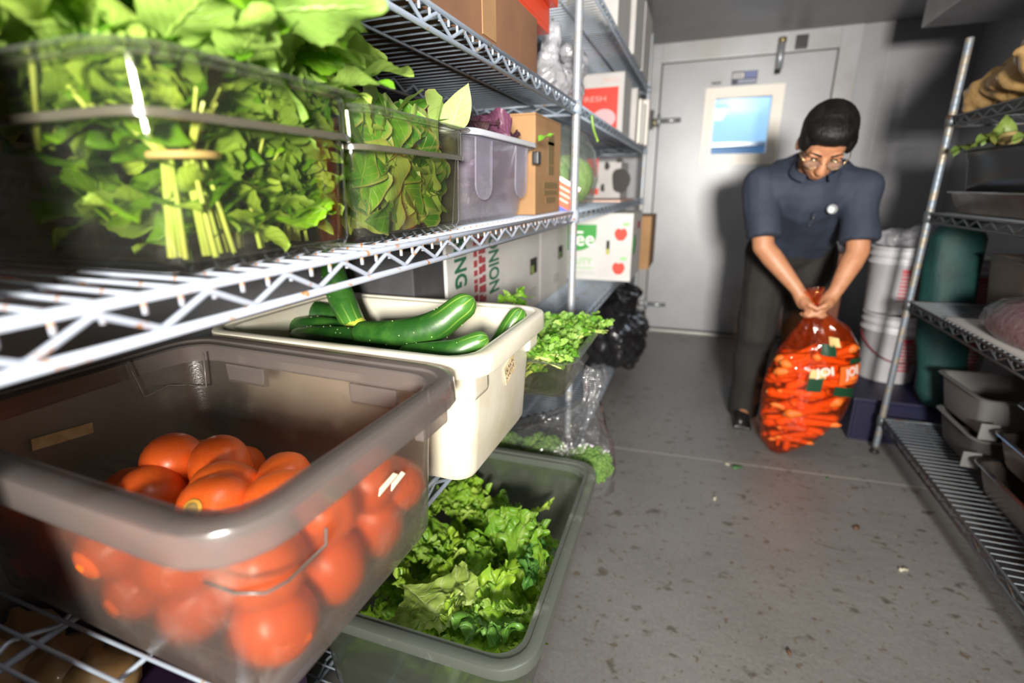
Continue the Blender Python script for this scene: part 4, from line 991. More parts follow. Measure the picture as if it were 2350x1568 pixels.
for k, (y0, y1, h_) in enumerate(((3.03, 3.13, .27), (3.14, 3.22, .23), (3.23, 3.3, .22), (3.31, 3.42, .25))):
    carton('slim_carton', ('tall slim white box right behind the red panelled carton', 'second slim white box behind the red panelled carton', 'third slim off-white box behind the red panelled carton', 'last slim white box at the end of the upper shelf')[k], (-.8, y0, Z4+.002), (-.375+.012*k, y1, Z4+h_), (carton_w, winframe_m)[k % 2])
tb = [((-.85, 2.3, Z5+.002), (-.38, 2.66, 2.04), 'white carton on the top shelf nearest the post'), ((-.85, 2.68, Z5+.002), (-.36, 3.02, 2.06), 'big white carton at the top edge of the picture, second on the top shelf'), ((-.85, 3.06, Z5+.002), (-.36, 3.42, 2.05), 'grey white carton at the far end of the top shelf')]
for lo, hi, lab in tb: carton('white_carton', lab, lo, hi, carton_w)
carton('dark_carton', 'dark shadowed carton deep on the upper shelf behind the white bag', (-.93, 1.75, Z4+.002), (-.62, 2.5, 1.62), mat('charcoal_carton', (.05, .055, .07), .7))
# second bay, middle shelf: cow-spotted carton, cabbages, red papers
cw = carton('spotted_carton', 'white carton with black cow spots on the middle shelf by the door', (-.74, 3.1, Z3+.002), (-.452, 3.42, 1.265), carton_w)
def cpn(u, v): return aty(u, v, 3.1)-cw.location+V((0, -.0012, 0))
def blob(c, rx, rz, seed): return [c+V((rx*math.cos(2*PI*k/22)*(1+.12*math.sin(3*2*PI*k/22+seed)), 0, rz*math.sin(2*PI*k/22)*(1+.1*math.sin(2*2*PI*k/22+seed*2)))) for k in range(22)]
spot = mat('black_spot', (.03, .025, .022), .6)
disc('spot', spot, cw, blob(cpn(1424, 415), .053, .075, 1)); disc('spot', spot, cw, blob(cpn(1393, 381), .016, .022, 2)); disc('spot', spot, cw, blob(cpn(1422, 368), .02, .012, 3)); disc('spot', spot, cw, blob(cpn(1383, 431), .012, .026, 4))
rdx = cpn(1366, 385); MB().box((-.05, -.0006, -.05), (.018, 0, .05)).build('red_panel', red_m, cw, smooth=False, loc=rdx); MB().box((-.05, -.0006, -.018), (.018, 0, .018)).build('red_panel', red_m, cw, smooth=False, loc=cpn(1366, 440))
text('lettering', 'OS', .05, grey_m, cw, FACE_Y(cpn(1364, 415)))
tg = MB(); tg.box((-.74, 2.5, Z3+.003), (-.36, 3.05, Z3+.012)); tgo = tg.build('paper_sheet', mat('salmon_paper', (.62, .33, .27), .7, 0, (.7, .5, .42), 6), None, smooth=False, bevel=.002); tag(tgo, 'salmon pink paper sheet on the middle shelf before the spotted carton', 'paper')
cab_m = leafmat('cabbage_leaf', (.36, .56, .14), (.24, .46, .08), (.45, .6, .25), (.6, .72, .4), .25, .3, 7, .3)
def cabbage(c, R, label, seed, kind='cabbage'):
    rg = random.Random(seed); t = empty(kind, V(c)-V((0, 0, R)), label, 'vegetable')
    MB().ball((0, 0, R), R*.93, 20, 14).build('heart', mat('cabbage_heart%d' % seed, (.42, .58, .2), .5), t)
    for k in range(9):
        vs, uv, fs = [], [], []; nu, nv = 10, 10
        for i in range(nu+1):
            for j in range(nv+1):
                th = .15+1.9*i/nu; ph = (-.75+1.5*j/nv)*(1.0-.25*(i/nu)); rr_ = R*(.96+.02*k/9+.03*(i/nu)**2*math.sin(9*ph+k)+.02*abs(ph))
                vs.append((rr_*math.sin(th)*math.cos(ph), rr_*math.sin(th)*math.sin(ph), -rr_*math.cos(th))); uv.append((-1+2*j/nv, i/nu))
        for i in range(nu):
            for j in range(nv): n = nv+1; fs.append((i*n+j, i*n+j+1, (i+1)*n+j+1, (i+1)*n+j))
        o = place('leaf', MB().add(vs, fs).mesh('leaf', cab_m, uv=uv), t, (0, 0, R), (rg.uniform(-.25, .25), rg.uniform(-.25, .25), k*2.4))
    return t
cabbage((-.50, 1.70, Z3+.095), .092, 'pale cabbage just behind the chrome post, red and blue label below it', 1)
cabbage((-.47, 1.90, Z3+.10), .095, 'pale green cabbage right of the post in front of the spotted carton', 2)
cabbage((-.56, 1.78, Z3+.215), .075, 'dark leafy cabbage on top of the others in the clear sack', 3)
sk = empty('produce_bag', (-.52, 1.8, Z3), 'cloudy clear sack around the cabbages with a red and blue label', 'bag')
sk_m = clear('cloudy_sack', (.88, .92, .9), .16, (.4, .44, .42), .15, .4, 0, bump=.5, bscale=25)
rings = []
for i, (cx_, cy_, z, rx, ry) in enumerate(((-.52, 1.8, .004, .1, .15), (-.515, 1.8, .02, .15, .21), (-.51, 1.8, .1, .165, .225), (-.515, 1.81, .19, .16, .215), (-.53, 1.83, .255, .13, .17), (-.55, 1.85, .285, .07, .09), (-.56, 1.86, .292, .02, .03))):
    rings.append([(cx_+rx*(1+.03*math.sin(5*a+i))*math.cos(a)+.52, cy_+ry*(1+.03*math.sin(4*a+2*i))*math.sin(a)-1.8, z) for a in [2*PI*k/36 for k in range(36)]])
MB().loft(rings).build('film', sk_m, sk)
lb = MB().box((-.001, -.055, -.05), (.001, .055, .05)).build('sack_label', mat('orange_red_label', (.75, .12, .06), .5), sk, smooth=False)
lb.matrix_local = frame((.10, -.225, .05), (.5, -.86, 0), (.86, .5, 0)) @ Matrix.Rotation(math.radians(-28), 4, 'X')
MB().box((.001, -.055, -.05), (.0018, .055, -.028)).build('label_stripe', blue_m, lb, smooth=False); MB().box((.001, -.055, .038), (.0018, .055, .05)).build('label_stripe', white_m, lb, smooth=False)
for k in range(3): MB().box((.001, -.04, .02-.016*k), (.0016, .04, .026-.016*k)).build('label_line', mat('label_pink%d' % k, (.85, .5, .4), .5), lb, smooth=False)
# long stem drooping from the upper shelf
gs = MB().tube(bez([aty(1358, 265, 1.75), aty(1362, 295, 1.75), aty(1372, 325, 1.72)], 8), .004, 7).build('green_bean', mat('bean_green', (.22, .38, .06), .45), None); tag(gs, 'thin green bean stalk dangling under the upper shelf right of the post', 'vegetable')
# black refuse bag on the lowest shelf, bay two
tb_ = empty('refuse_bag', (-.45, 2.72, Z1), 'shiny black refuse bag sagging off the lowest shelf near the door', 'bag')
mb = MB(); mb.ball((-.06, 0, .15), (.19, .32, .15), 24, 14); mb.cap((.02, .18, .2), .13, (.11, .36, .34), .05); mb.cap((.10, .2, .0), .1, (.17, .36, .02), .05); mb.cap((.08, -.1, .12), .10, (.13, .3, .14), .10); mb.cap((.0, .0, .2), .12, (.04, .25, .32), .06)
remesh('film', mb, trash, .014, tb_, 3, lambda p: p+V((nz(p, 14)+.5*nz(p, 34), nz(p+V((3, 1, 2)), 14), nz(p+V((7, 3, 1)), 14)+.5*nz(p+V((4, 4, 4)), 34)))*.035)
mb = MB()
for k in range(6): a = k*.5; mb.tube([(.1, .3, .30), (.125+.01*k, .31+.012*k, .22-.03*k), (.135+.008*k, .26+.02*k, .10-.02*k)], .012, 6)
mb.build('folds', trash, tb_)

# ------------------------------------------------------------------ the man
skin_m = mat('skin', (.42, .195, .10), .5, 0, (.37, .155, .08), 30, .4, .7, .05, 200, sss=.1)
shirt_m = mat('navy_shirt', (.017, .024, .043), .8, 0, (.021, .029, .05), 14, .4, .65, .35, 16)
pant_m = mat('charcoal_trousers', (.013, .0115, .0105), .85, 0, (.017, .015, .013), 10, .4, .7, .4, 14)
shoe_m = mat('black_shoe', (.014, .014, .014), .3)
hair_m = mat('black_hair', (.004, .0035, .0035), .5, 0, (.009, .008, .008), 40, bump=.4, bscale=150, sc=(1, .25, .25), spec=.25)
gold_m = mat('gold_wire', (.6, .42, .2), .25, .9)
man = empty('person', (.42, 2.52, 0), 'man in a dark navy short-sleeved shirt bending over a bag of carrots', 'person')
hipL, hipR = V((.325, 2.56, .83)), V((.50, 2.60, .83))
kneeL, kneeR = V((.303, 2.50, .455)), V((.505, 2.60, .44))
ankL, ankR = V((.30, 2.565, .085)), V((.52, 2.74, .095))
pel, wst, chest, neck = V((.41, 2.57, .875)), V((.405, 2.48, .985)), V((.392, 2.335, 1.105)), V((.388, 2.20, 1.185))
shL, shR = V((.225, 2.275, 1.125)), V((.560, 2.285, 1.115))
elL, elR = V((.250, 2.20, .895)), V((.572, 2.205, .885))
wrL, wrR = V((.382, 2.145, .742)), V((.512, 2.145, .745))
hdc = V((.388, 2.10, 1.262))
al = math.radians(47); fw = V((-.05, -math.cos(al), -math.sin(al))).normalized(); hup = V((.06, -math.sin(al), math.cos(al))); hup = (hup-fw*hup.dot(fw)).normalized(); hrt = fw.cross(hup)   # hrt = the man's right... image left
HM = Matrix((hrt, fw, hup)).transposed()
def hd(x, f, u): return hdc+HM @ V((x, f, u))
B = MB()
# head
B.ball(hd(0, -.012, .022), (.074, .092, .086), 20, 14, HM); B.ball(hd(0, .018, -.045), (.056, .066, .072), 18, 12, HM); B.ball(hd(0, .05, -.088), (.03, .028, .024), 12, 8, HM)
B.cap(hd(0, .078, .0), .011, hd(0, .098, -.036), .016); B.ball(hd(0, .092, -.04), (.021, .014, .012), 10, 8, HM)       # nose
for sx in (-1, 1):
    B.ball(hd(sx*.03, .072, .014), (.026, .012, .010), 10, 8, HM); B.ball(hd(sx*.04, .06, -.03), (.022, .02, .022), 10, 8, HM)
    B.ball(hd(sx*.078, -.01, -.012), (.011, .02, .033), 10, 8, HM)
B.ball(hd(0, .079, -.066), (.026, .012, .008), 10, 6, HM); B.ball(hd(0, .076, -.078), (.022, .012, .009), 10, 6, HM)
B.cap(neck+V((0, .03, -.01)), .06, hd(0, -.03, -.06), .056)
# trunk and limbs under the clothes
B.cap(pel, .115, wst, .11); B.cap(wst, .115, chest, .125); B.cap(shL.lerp(chest, .3), .055, shR.lerp(chest, .3), .055)
for h, k, a in ((hipL, kneeL, ankL), (hipR, kneeR, ankR)): B.cap(h, .085, k, .055); B.cap(k, .055, a, .036); B.cap(a, .034, a+V((-.01, -.1, -.05)), .028)
for s_, e, w in ((shL, elL, wrL), (shR, elR, wrR)):
    B.cap(s_, .045, e, .040); m1 = e.lerp(w, .3); B.cap(e, .039, m1, .040); B.cap(m1, .040, w, .026)
# hands closing on the neck of the bag
grip = V((.449, 2.135, .665))
def hand(w, sx):
    pc = w.lerp(grip, .52)+V((sx*-.004, -.004, -.008)); d = (pc-w).normalized(); side = V((0, -1, 0)); side = (side-d*side.dot(d)).normalized(); nrm = d.cross(side)*sx
    B.cap(w, .025, pc, .03); B.cap(pc-side*.02, .019, pc+side*.022, .021); B.cap(pc+d*.02-side*.022, .015, pc+d*.02+side*.024, .016)
    inward = (grip-pc); inward = V((inward.x, 0, 0)).normalized()
    for k in range(4):
        o = side*(.027-.0175*k); ln = (.95, 1.05, 1.0, .82)[k]
        a0 = pc+d*.03+o; a1 = a0+(d*.8+inward*.45).normalized()*.030*ln; a2 = a1+(d*.35+inward*.9-V((0, 0, .1))).normalized()*.024*ln; a3 = a2+(inward*.9-d*.4+V((0, .35, 0))).normalized()*.019*ln
        B.cap(a0, .0096, a1, .0088, 8); B.cap(a1, .0088, a2, .0080, 8); B.cap(a2, .0080, a3, .0066, 8)
    t0 = pc-d*.012+side*.024; t1 = t0+(side*.75+d*.6+inward*.35).normalized()*.036; t2 = t1+(d*.75+inward*.75+side*.1).normalized()*.03
    B.cap(t0, .0135, t1, .0115, 8); B.cap(t1, .0112, t2, .0085, 8)
hand(wrL, 1); hand(wrR, -1)
body = remesh('body', B, skin_m, .0052, man, 5); body.location = off(man)
# hair
Hh = MB(); Hh.ball(hd(0, -.026, .042), (.086, .098, .088), 24, 16, HM); Hh.ball(hd(0, .022, .075), (.072, .062, .045), 20, 12, HM); Hh.ball(hd(0, -.06, -.01), (.072, .055, .075), 20, 12, HM)
for sx in (-1, 1): Hh.ball(hd(sx*.066, .004, .025), (.022, .05, .045), 12, 8, HM)
for k in range(0):
    a = rnd(0, 2*PI); b = rnd(.1, 1.2); p = hd(.085*math.sin(b)*math.cos(a), -.02+.096*math.sin(b)*math.sin(a), .05+.085*math.cos(b)); q = p+(p-hdc).normalized()*.004+HM @ V((rnd(-.01, .01), .03, -.008)); Hh.cap(p-(p-hdc).normalized()*.004, .008, q, .003, 6)
hr = remesh('hair', Hh, hair_m, .005, man, 4, lambda p: p+(p-hdc).normalized()*(.0015*nz(p, 90))); hr.location = off(man)
# brows and glasses
for sx in (-1, 1):
    MB().tube([hd(sx*.014, .083, .018), hd(sx*.032, .081, .024), hd(sx*.05, .068, .018)], [.003, .0035, .002], 6).build('eyebrow', hair_m, man, loc=off(man))
    MB().ball(hd(sx*.03, .074, -.004), (.012, .006, .005), 10, 6, HM).build('eye', mat('eye%d' % (sx+1), (.05, .03, .02), .2), man, loc=off(man))
G = MB()
for sx in (-1, 1):
    G.tube([hd(sx*.033+.025*math.cos(2*PI*k/20), .094-.006*abs(math.cos(2*PI*k/20)), -.008+.018*math.sin(2*PI*k/20)) for k in range(21)], .0014, 6)
    G.tube([hd(sx*.058, .088, -.004), hd(sx*.076, .06, 0), hd(sx*.08, -.01, .002)], .0014, 6)
G.tube([hd(-.009, .094, -.004), hd(0, .098, -.001), hd(.009, .094, -.004)], .0014, 6)
gl = G.build('glasses', gold_m, man, loc=off(man))
lens_m = clear('lens', (.95, .95, .95), .08, (.5, .5, .5), .05, .3)
for sx in (-1, 1): MB().ball(hd(sx*.033, .093, -.008), (.024, .0012, .017), 16, 10, HM).build('lens', lens_m, gl)
# shirt
T = MB()
T.cap(pel+V((0, -.02, .05)), .145, wst, .142); T.cap(wst, .142, chest, .152); T.cap(pel.lerp(wst, .3)+V((.06, 0, 0)), .11, chest+V((.07, 0, 0)), .12); T.cap(pel.lerp(wst, .3)+V((-.06, 0, 0)), .11, chest+V((-.07, 0, 0)), .12)
T.cap(shL.lerp(shR, .14)+V((0, .015, -.005)), .088, shL.lerp(shR, .86)+V((0, .015, -.005)), .088); T.cap(chest, .12, neck+V((0, .045, -.015)), .078)
for s_, e in ((shL, elL), (shR, elR)):
    T.cap(s_, .074, s_.lerp(e, .45), .068); q = s_.lerp(e, .86); T.tube([s_.lerp(e, .2), s_.lerp(e, .5), q], [.066, .067, .070], 16)
shirt = remesh('shirt', T, shirt_m, .008, man, 6, lambda p: p+V((nz(p, 9), nz(p+V((5, 2, 1)), 9), nz(p+V((1, 8, 3)), 9)))*.012); shirt.location = off(man)
# collar, placket, buttons, badge
nkc = neck+V((0, .0, -.012)); nax = (hd(0, -.03, -.06)-neck).normalized(); c_a = V((1, 0, 0)); c_b = nax.cross(c_a)
ring0 = [nkc+(c_a*math.cos(a)*.078+c_b*math.sin(a)*.072) for a in [math.radians(-62+304*k/24) for k in range(25)]]; ring1 = [p+nax*.018-(p-nkc)*.10 for p in ring0]; ring2 = [p+(p-nkc)*.06 for p in ring1]; ring3 = [p+(p-nkc)*.10-nax*.004 for p in ring0]
MB().loft([ring0, ring1, ring2, ring3], False, False, closed=False).build('collar', shirt_m, shirt)
bp = [chest+V((.015, -.145, -.085)), wst+V((.01, -.142, -.05)), pel+V((.005, -.15, .03))]
MB().tube(bp, .006, 6).build('placket', shirt_m, shirt)
for k in range(4): MB().ball(bp[0].lerp(bp[2], .1+.27*k)+V((0, -.012, -.004)), (.006, .003, .006), 10, 6).build('button', black, shirt)
bd = aty(1910, 480, 2.185)
bg = MB().lathe([(.001, .004), (.016, .003), (.019, 0), (.001, -.002)], 18).build('badge', mat('silver_badge', (.5, .53, .56), .3, .6), man, loc=bd+off(man), rot=(math.radians(80), 0, 0))
MB().lathe([(.001, .006), (.006, .005), (.006, .003), (.001, .003)], 12).build('badge_centre', white_m, bg)
# trousers and shoes
Q = MB(); Q.cap(pel+V((-.055, .03, -.03)), .118, pel+V((.065, .03, -.03)), .118); Q.cap(pel, .132, pel+V((0, -.02, .06)), .128)
for h, k, a in ((hipL, kneeL, ankL), (hipR, kneeR, ankR)): Q.cap(h, .108, k, .082); Q.tube([k+(h-k).normalized()*.04, k.lerp(a, .5), a+V((0, -.005, -.058))], [.081, .074, .070], 16)
tr_ = remesh('trousers', Q, pant_m, .008, man, 6, lambda p: p+V((nz(p, 8), nz(p+V((5, 2, 1)), 8), 0))*.010); tr_.location = off(man)
bl_ = [V((.41+.145*math.cos(a), 2.545+.135*math.sin(a), .915+.02*math.sin(a))) for a in [2*PI*k/28 for k in range(29)]]
MB().tube(bl_, .012, 6).build('belt', black, man, loc=off(man))
for a, nm in ((ankL, 'shoe'), (ankR, 'shoe')):
    Z = MB(); Z.cap(a+V((0, .03, -.045)), .038, a+V((-.012, -.09, -.050)), .036); Z.cap(a+V((-.012, -.06, -.05)), .042, a+V((-.018, -.13, -.056)), .030); Z.cap(a+V((0, .02, 0)), .042, a+V((0, .02, -.04)), .042); Z.box(a+V((-.05, -.16, -.085)), a+V((.035, .07, -.07)))
    so = remesh(nm, Z, shoe_m, .006, man, 4, lambda p: V((p.x, p.y, max(p.z, .003)))); so.location = off(man)

# ------------------------------------------------------------------ bag of carrots
bagpx = [((1762, 1036), (1815, 1036), 2.245), ((1746, 1010), (1872, 1012), 2.243), ((1741, 965), (1930, 958), 2.238), ((1745, 912), (1960, 896), 2.23), ((1760, 857), (1971, 836), 2.22), ((1786, 806), (1968, 786), 2.205), ((1817, 765), (1945, 750), 2.185), ((1845, 732), (1903, 724), 2.16), ((1853, 712), (1882, 708), 2.14), ((1853, 692), (1881, 688), 2.132), ((1842, 668), (1890, 660), 2.13)]
BL = [aty(a[0], a[1], y) for a, b, y in bagpx]; BR = [aty(b[0], b[1], y) for a, b, y in bagpx]
dmin = min(p.z for p in BL+BR)
BL = [p-V((0, 0, dmin-.003)) if p.z < .1 else p for p in BL]; BR = [p-V((0, 0, dmin-.003)) if p.z < .1 else p for p in BR]
DEP = [.05, .085, .105, .115, .115, .10, .075, .04, .02, .018, .03]
def bagpt(s, a, k=1.0):
    s = max(0, min(s, len(BL)-1.001)); i = int(s); f = s-i
    l = BL[i].lerp(BL[i+1], f); r = BR[i].lerp(BR[i+1], f); d = DEP[i]*(1-f)+DEP[i+1]*f; c = (l+r)/2
    return c+(r-l)/2*math.cos(a)*k+V((0, d*math.sin(a)*k, 0))
def bagw(s, a):
    w = 1+.035*nz((s*1.3, math.cos(a)*2, math.sin(a)*2), 1)+(.10*max(0, s-4.2)/4)*math.sin(13*a+.3*s)+.02*math.sin(6*a+2*s); return bagpt(s, a, w)
bagf = clear('orange_film', (1.0, .60, .34), .09, (.85, .10, .01), .07, .35, 0, bump=1.0, bscale=16, gloss=1.3)
cb = empty('carrot_bag', (.44, 2.24, 0), 'see-through orange plastic bag full of carrots, held up by its twisted neck', 'bag')
rings = [[bagw(s, 2*PI*k/56) for k in range(56)] for s in [i*.2 for i in range(51)]]
MB().loft(rings, True, False).build('film', bagf, cb, loc=off(cb))
def patch(name, m, s0, s1, a0, a1, lift=.003, ns=6, na=10, sl=0):
    fr_, bk_ = [], []
    for i in range(ns+1):
        for j in range(na+1):
            a = a0+(a1-a0)*j/na; s = s0+(s1-s0)*i/ns+sl*j/na; p = bagw(s, a); c = bagpt(s, a, .0); d = (p-c).normalized()
            fr_.append(p+d*(lift+.0008)); bk_.append(p+d*lift)
    n = na+1; fs = [(i*n+j, i*n+j+1, (i+1)*n+j+1, (i+1)*n+j) for i in range(ns) for j in range(na)]
    N0 = len(fr_); fs += [tuple(N0+x for x in f[::-1]) for f in fs]
    return MB().add(fr_+bk_, fs).build(name, m, cb, loc=off(cb))
dg_ = mat('bag_green', (.01, .05, .022), .4); yl_ = mat('bag_tan', (.62, .45, .18), .5); ow = mat('bag_white', (.8, .62, .55), .5)
R_ = math.radians
patch('green_print', dg_, 3.25, 3.6, R_(-66), R_(-30), sl=-.3); patch('green_print', dg_, 3.55, 4.1, R_(-100), R_(-82), sl=-.1); patch('green_print', dg_, 5.0, 5.6, R_(-92), R_(-70), sl=-.2)
patch('green_print', dg_, 4.35, 4.55, R_(-45), R_(-8), sl=-.15); patch('tan_print', yl_, 4.05, 4.4, R_(-100), R_(-80), sl=-.1); patch('tan_print', yl_, 5.4, 5.9, R_(-80), R_(-62), sl=-.2)
patch('orange_print', mat('bag_orange_print', (.78, .14, .02), .4), 3.62, 4.34, R_(-62), R_(-12), .0022, sl=-.2)
def bagtext(body, s, a, size, m):
    p = bagw(s, a); px_ = bagw(s, a+.05)-bagw(s, a-.05); py_ = bagw(s+.1, a)-bagw(s-.1, a); n = px_.cross(py_).normalized()
    text('lettering', body, size, m, cb, frame(p+n*.006+off(cb), px_, py_), bold=.002)
bagtext('JOI', 4.25, R_(-82), .045, ow); bagtext('JOI', 4.0, R_(-42), .05, ow)
MB().tube([bagw(8.6, 2*PI*k/16) for k in range(17)], .004, 6).build('neck_twist', bagf, cb, loc=off(cb))
# carrots
car_m = mat('carrot_skin', (.80, .17, .012), .45, 0, (.68, .12, .01), 26, .4, .7, .25, 90, rand=.15)
cend_m = mat('carrot_crown', (.3, .16, .03), .7)
def carrot_mesh(seed):
    rg = random.Random(seed); rings = []; Ln = 1; n = 10
    for i in range(13):
        s = i/12; r = .125*(1-.55*s)*(math.sin(min(1, s*9+.12)*PI/2)**.6)*(1 if s < .93 else (1-(s-.93)/.075)); r = max(r, .006)
        bx_, by_ = .05*math.sin(2*s+seed), .04*math.sin(3*s+2*seed); rings.append([V((bx_+r*math.cos(2*PI*k/n)*(1+.04*math.sin(20*s)), s*Ln, by_+r*math.sin(2*PI*k/n))) for k in range(n)])
    return MB().loft(rings).mesh('root', car_m)
cms = [carrot_mesh(k) for k in range(5)]; ce_me = MB().lathe([(.01, .02), (.045, .012), (.05, -.01)], 8).mesh('crown', cend_m)
rg = random.Random(17); pos = []
for k in range(900):
    if len(pos) >= 92: break
    s = rg.uniform(.35, 5.0); a = rg.uniform(PI, 2*PI) if rg.random() < .7 else rg.uniform(0, PI); k_ = rg.uniform(.45, .82)
    c = bagpt(s, a, k_)
    i = int(s); ax = (BR[i]-BL[i]).normalized()*rg.choice((1, -1)); ax = (ax+V((0, rg.uniform(-.25, .25), rg.uniform(-.45, .45)))).normalized()
    wdt = (BR[i]-BL[i]).length; Ln = min(rg.uniform(.13, .19), wdt*.62)
    if s < 1.2 and rg.random() < .7: ax = V((rg.uniform(-.3, .3), rg.uniform(-.3, .3), 1)).normalized()*rg.choice((1, -1)); Ln = .12
    cc = bagpt(s, PI/2, 0); room = max(.0, (wdt/2*.92-Ln/2)); dx = (c-cc).dot((BR[i]-BL[i]).normalized())
    if abs(dx) > room: c = c-(BR[i]-BL[i]).normalized()*(dx-math.copysign(room, dx))
    if c.z < .03 or min([(c-p).length for p in pos] or [1]) < .021: continue
    pos.append(c)
    st0 = c-ax*Ln*.5
    if st0.z < .02: st0.z = .02
    t = empty('carrot', st0, 'orange carrot packed inside the see-through orange bag', 'carrot', 'carrots in the orange bag')
    q = orient((0, 0, 0), ax, rg.uniform(0, 6), Ln)
    place('root', rg.choice(cms), t, mtx=q)
    place('crown', ce_me, t, mtx=q @ Matrix.Rotation(PI/2, 4, 'X') @ Matrix.Diagonal((.9, .9, .9, 1)))

# ------------------------------------------------------------------ buckets, crate and sack beyond the right shelves
cr = empty('crate', (.95, 2.72, 0), 'dark navy plastic crate on the floor behind the right post', 'crate')
navy = mat('navy_plastic', (.008, .008, .035), .5)
for lo, hi in (((-.21, -.25, 0), (.26, .25, .012)), ((-.21, -.25, .012), (-.195, .25, .2)), ((.245, -.25, .012), (.26, .25, .2)), ((-.195, -.25, .012), (.245, -.235, .2)), ((-.195, .235, .012), (.245, .25, .2))): MB().box(lo, hi).build('crate_panel', navy, cr, smooth=False, bevel=.004)
MB().box((-.215, -.255, .185), (.265, .255, .206)).build('crate_lid', navy, cr, smooth=False, bevel=.006)
bkt_m = mat('bucket_white', (.62, .62, .66), .42, 0, (.52, .5, .52), 5); bl2 = mat('bucket_red', (.45, .04, .06), .5); hnd = mat('handle_red', (.2, .02, .03), .5)
def bucket(c, r, h, label, print_=True, handle=False, lid=False, gr=None):
    t = empty('bucket', c, label, 'bucket', gr)
    MB().lathe([(r*.86, 0), (r*.88, .004), (r*.97, h*.74), (r*1.05, h*.75), (r*1.05, h*.775), (r*.985, h*.78), (r*.99, h*.86), (r*1.05, h*.865), (r*1.05, h*.89), (r, h*.895), (r*1.0, h*.97), (r*1.06, h*.975), (r*1.06, h), (r*.95, h), (r*.93, h*.9), (r*.84, .01)], 32).build('bucket_body', bkt_m, t)
    if lid: MB().lathe([(r*1.08, h*.97), (r*1.09, h*1.0), (r*1.05, h*1.02), (.001, h*1.02)], 28).build('lid', bkt_m, t)
    if print_:
        for k in range(9):
            z = h*(.66-.055*k); a0, a1 = (-1.75, -1.05) if k else (-1.75, -1.2); w = h*.017*(1.6 if k == 0 else rnd(.6, 1)); R0 = r*(.885+.085*z/h/.74)+.0015
            pts = [V((R0*math.cos(a0+(a1-a0)*j/8), R0*math.sin(a0+(a1-a0)*j/8), z)) for j in range(9)]
            MB().loft([[p-V((0, 0, w)), p+V((0, 0, w)), p*1.004+V((0, 0, w)), p*1.004-V((0, 0, w))] for p in pts]).build('printed_line', bl2, t, smooth=False)
    if handle: MB().tube([(r*1.04*math.cos(a), r*1.04*math.sin(a)-.02*abs(math.sin(a*1)), h*.72-.12*math.sin((a+PI)*1.0)) for a in [-PI+PI*k/16 for k in range(17)]], .004, 6).build('bail_handle', hnd, t)
    return t
bucket((.945, 2.82, .207), .132, .33, 'lower white bucket in the stack, red bail handle and red print', True, True)
bucket((.915, 2.83, .54), .122, .31, 'upper white bucket in the stack with a block of red print', True)
bucket((1.20, 2.84, .207), .125, .33, 'lower white bucket deeper in the corner by the right wall', True)
bucket((1.19, 2.85, .54), .12, .27, 'upper white bucket in the corner by the right wall', True)
pb = empty('plastic_bag', (.91, 2.84, .85), 'crumpled cloudy plastic bag on top of the white buckets', 'bag')
mb = MB(); mb.ball((0, 0, .03), (.12, .10, .045), 20, 12); mb.cap((.03, 0, .04), .04, (.09, -.01, .085), .02)
remesh('film', mb, wb_m, .01, pb, 2, lambda p: p+V((nz(p, 30), nz(p+V((3, 1, 2)), 30), nz(p+V((7, 3, 1)), 30)))*.02)
ylw = MB().ball((0, 0, .04), (.035, .03, .06), 14, 10).build('yellow_glove', mat('dull_yellow', (.35, .28, .03), .6), None, loc=(1.08, 2.80, .855)); tag(ylw, 'small dull yellow bundle behind the right post, above the buckets', 'bundle')
rbx = carton('kraft_carton', 'dark red-brown carton against the far wall left of the buckets', (.66, 3.35, 0), (.83, 3.7, .74), mat('rust_carton', (.18, .06, .03), .7))
# teal sack
ts = empty('laundry_sack', (1.03, 2.52, .207), 'long dark teal plastic sack hanging behind the right shelf post', 'bag')
teal = mat('teal_film', (.004, .045, .04), .65, 0, (.003, .03, .028), 8, bump=.35, bscale=18)
rings = []
for i, (x, y, z, rx, ry) in enumerate(((1.035, 2.455, .212, .03, .03), (1.03, 2.455, .225, .06, .05), (1.02, 2.455, .28, .078, .06), (1.02, 2.46, .36, .082, .06), (1.0, 2.465, .5, .085, .06), (.985, 2.465, .65, .09, .06), (.975, 2.47, .8, .095, .055), (.97, 2.47, .92, .09, .05), (.965, 2.475, 1.0, .05, .04))):
    rings.append([V((x+rx*(1+.08*math.sin(5*a+i))*math.cos(a), y+ry*(1+.08*math.sin(4*a+2*i))*math.sin(a), z)) for a in [2*PI*k/28 for k in range(28)]])
MB().loft(rings).build('sack_film', teal, ts, loc=off(ts))
tc2 = MB().tube([V((.965, 2.475, .985))-ts.location, V((.97, 2.43, 1.02))-ts.location, V((.97, 2.37, 1.03))-ts.location], .01, 8).build('tie', teal, ts)

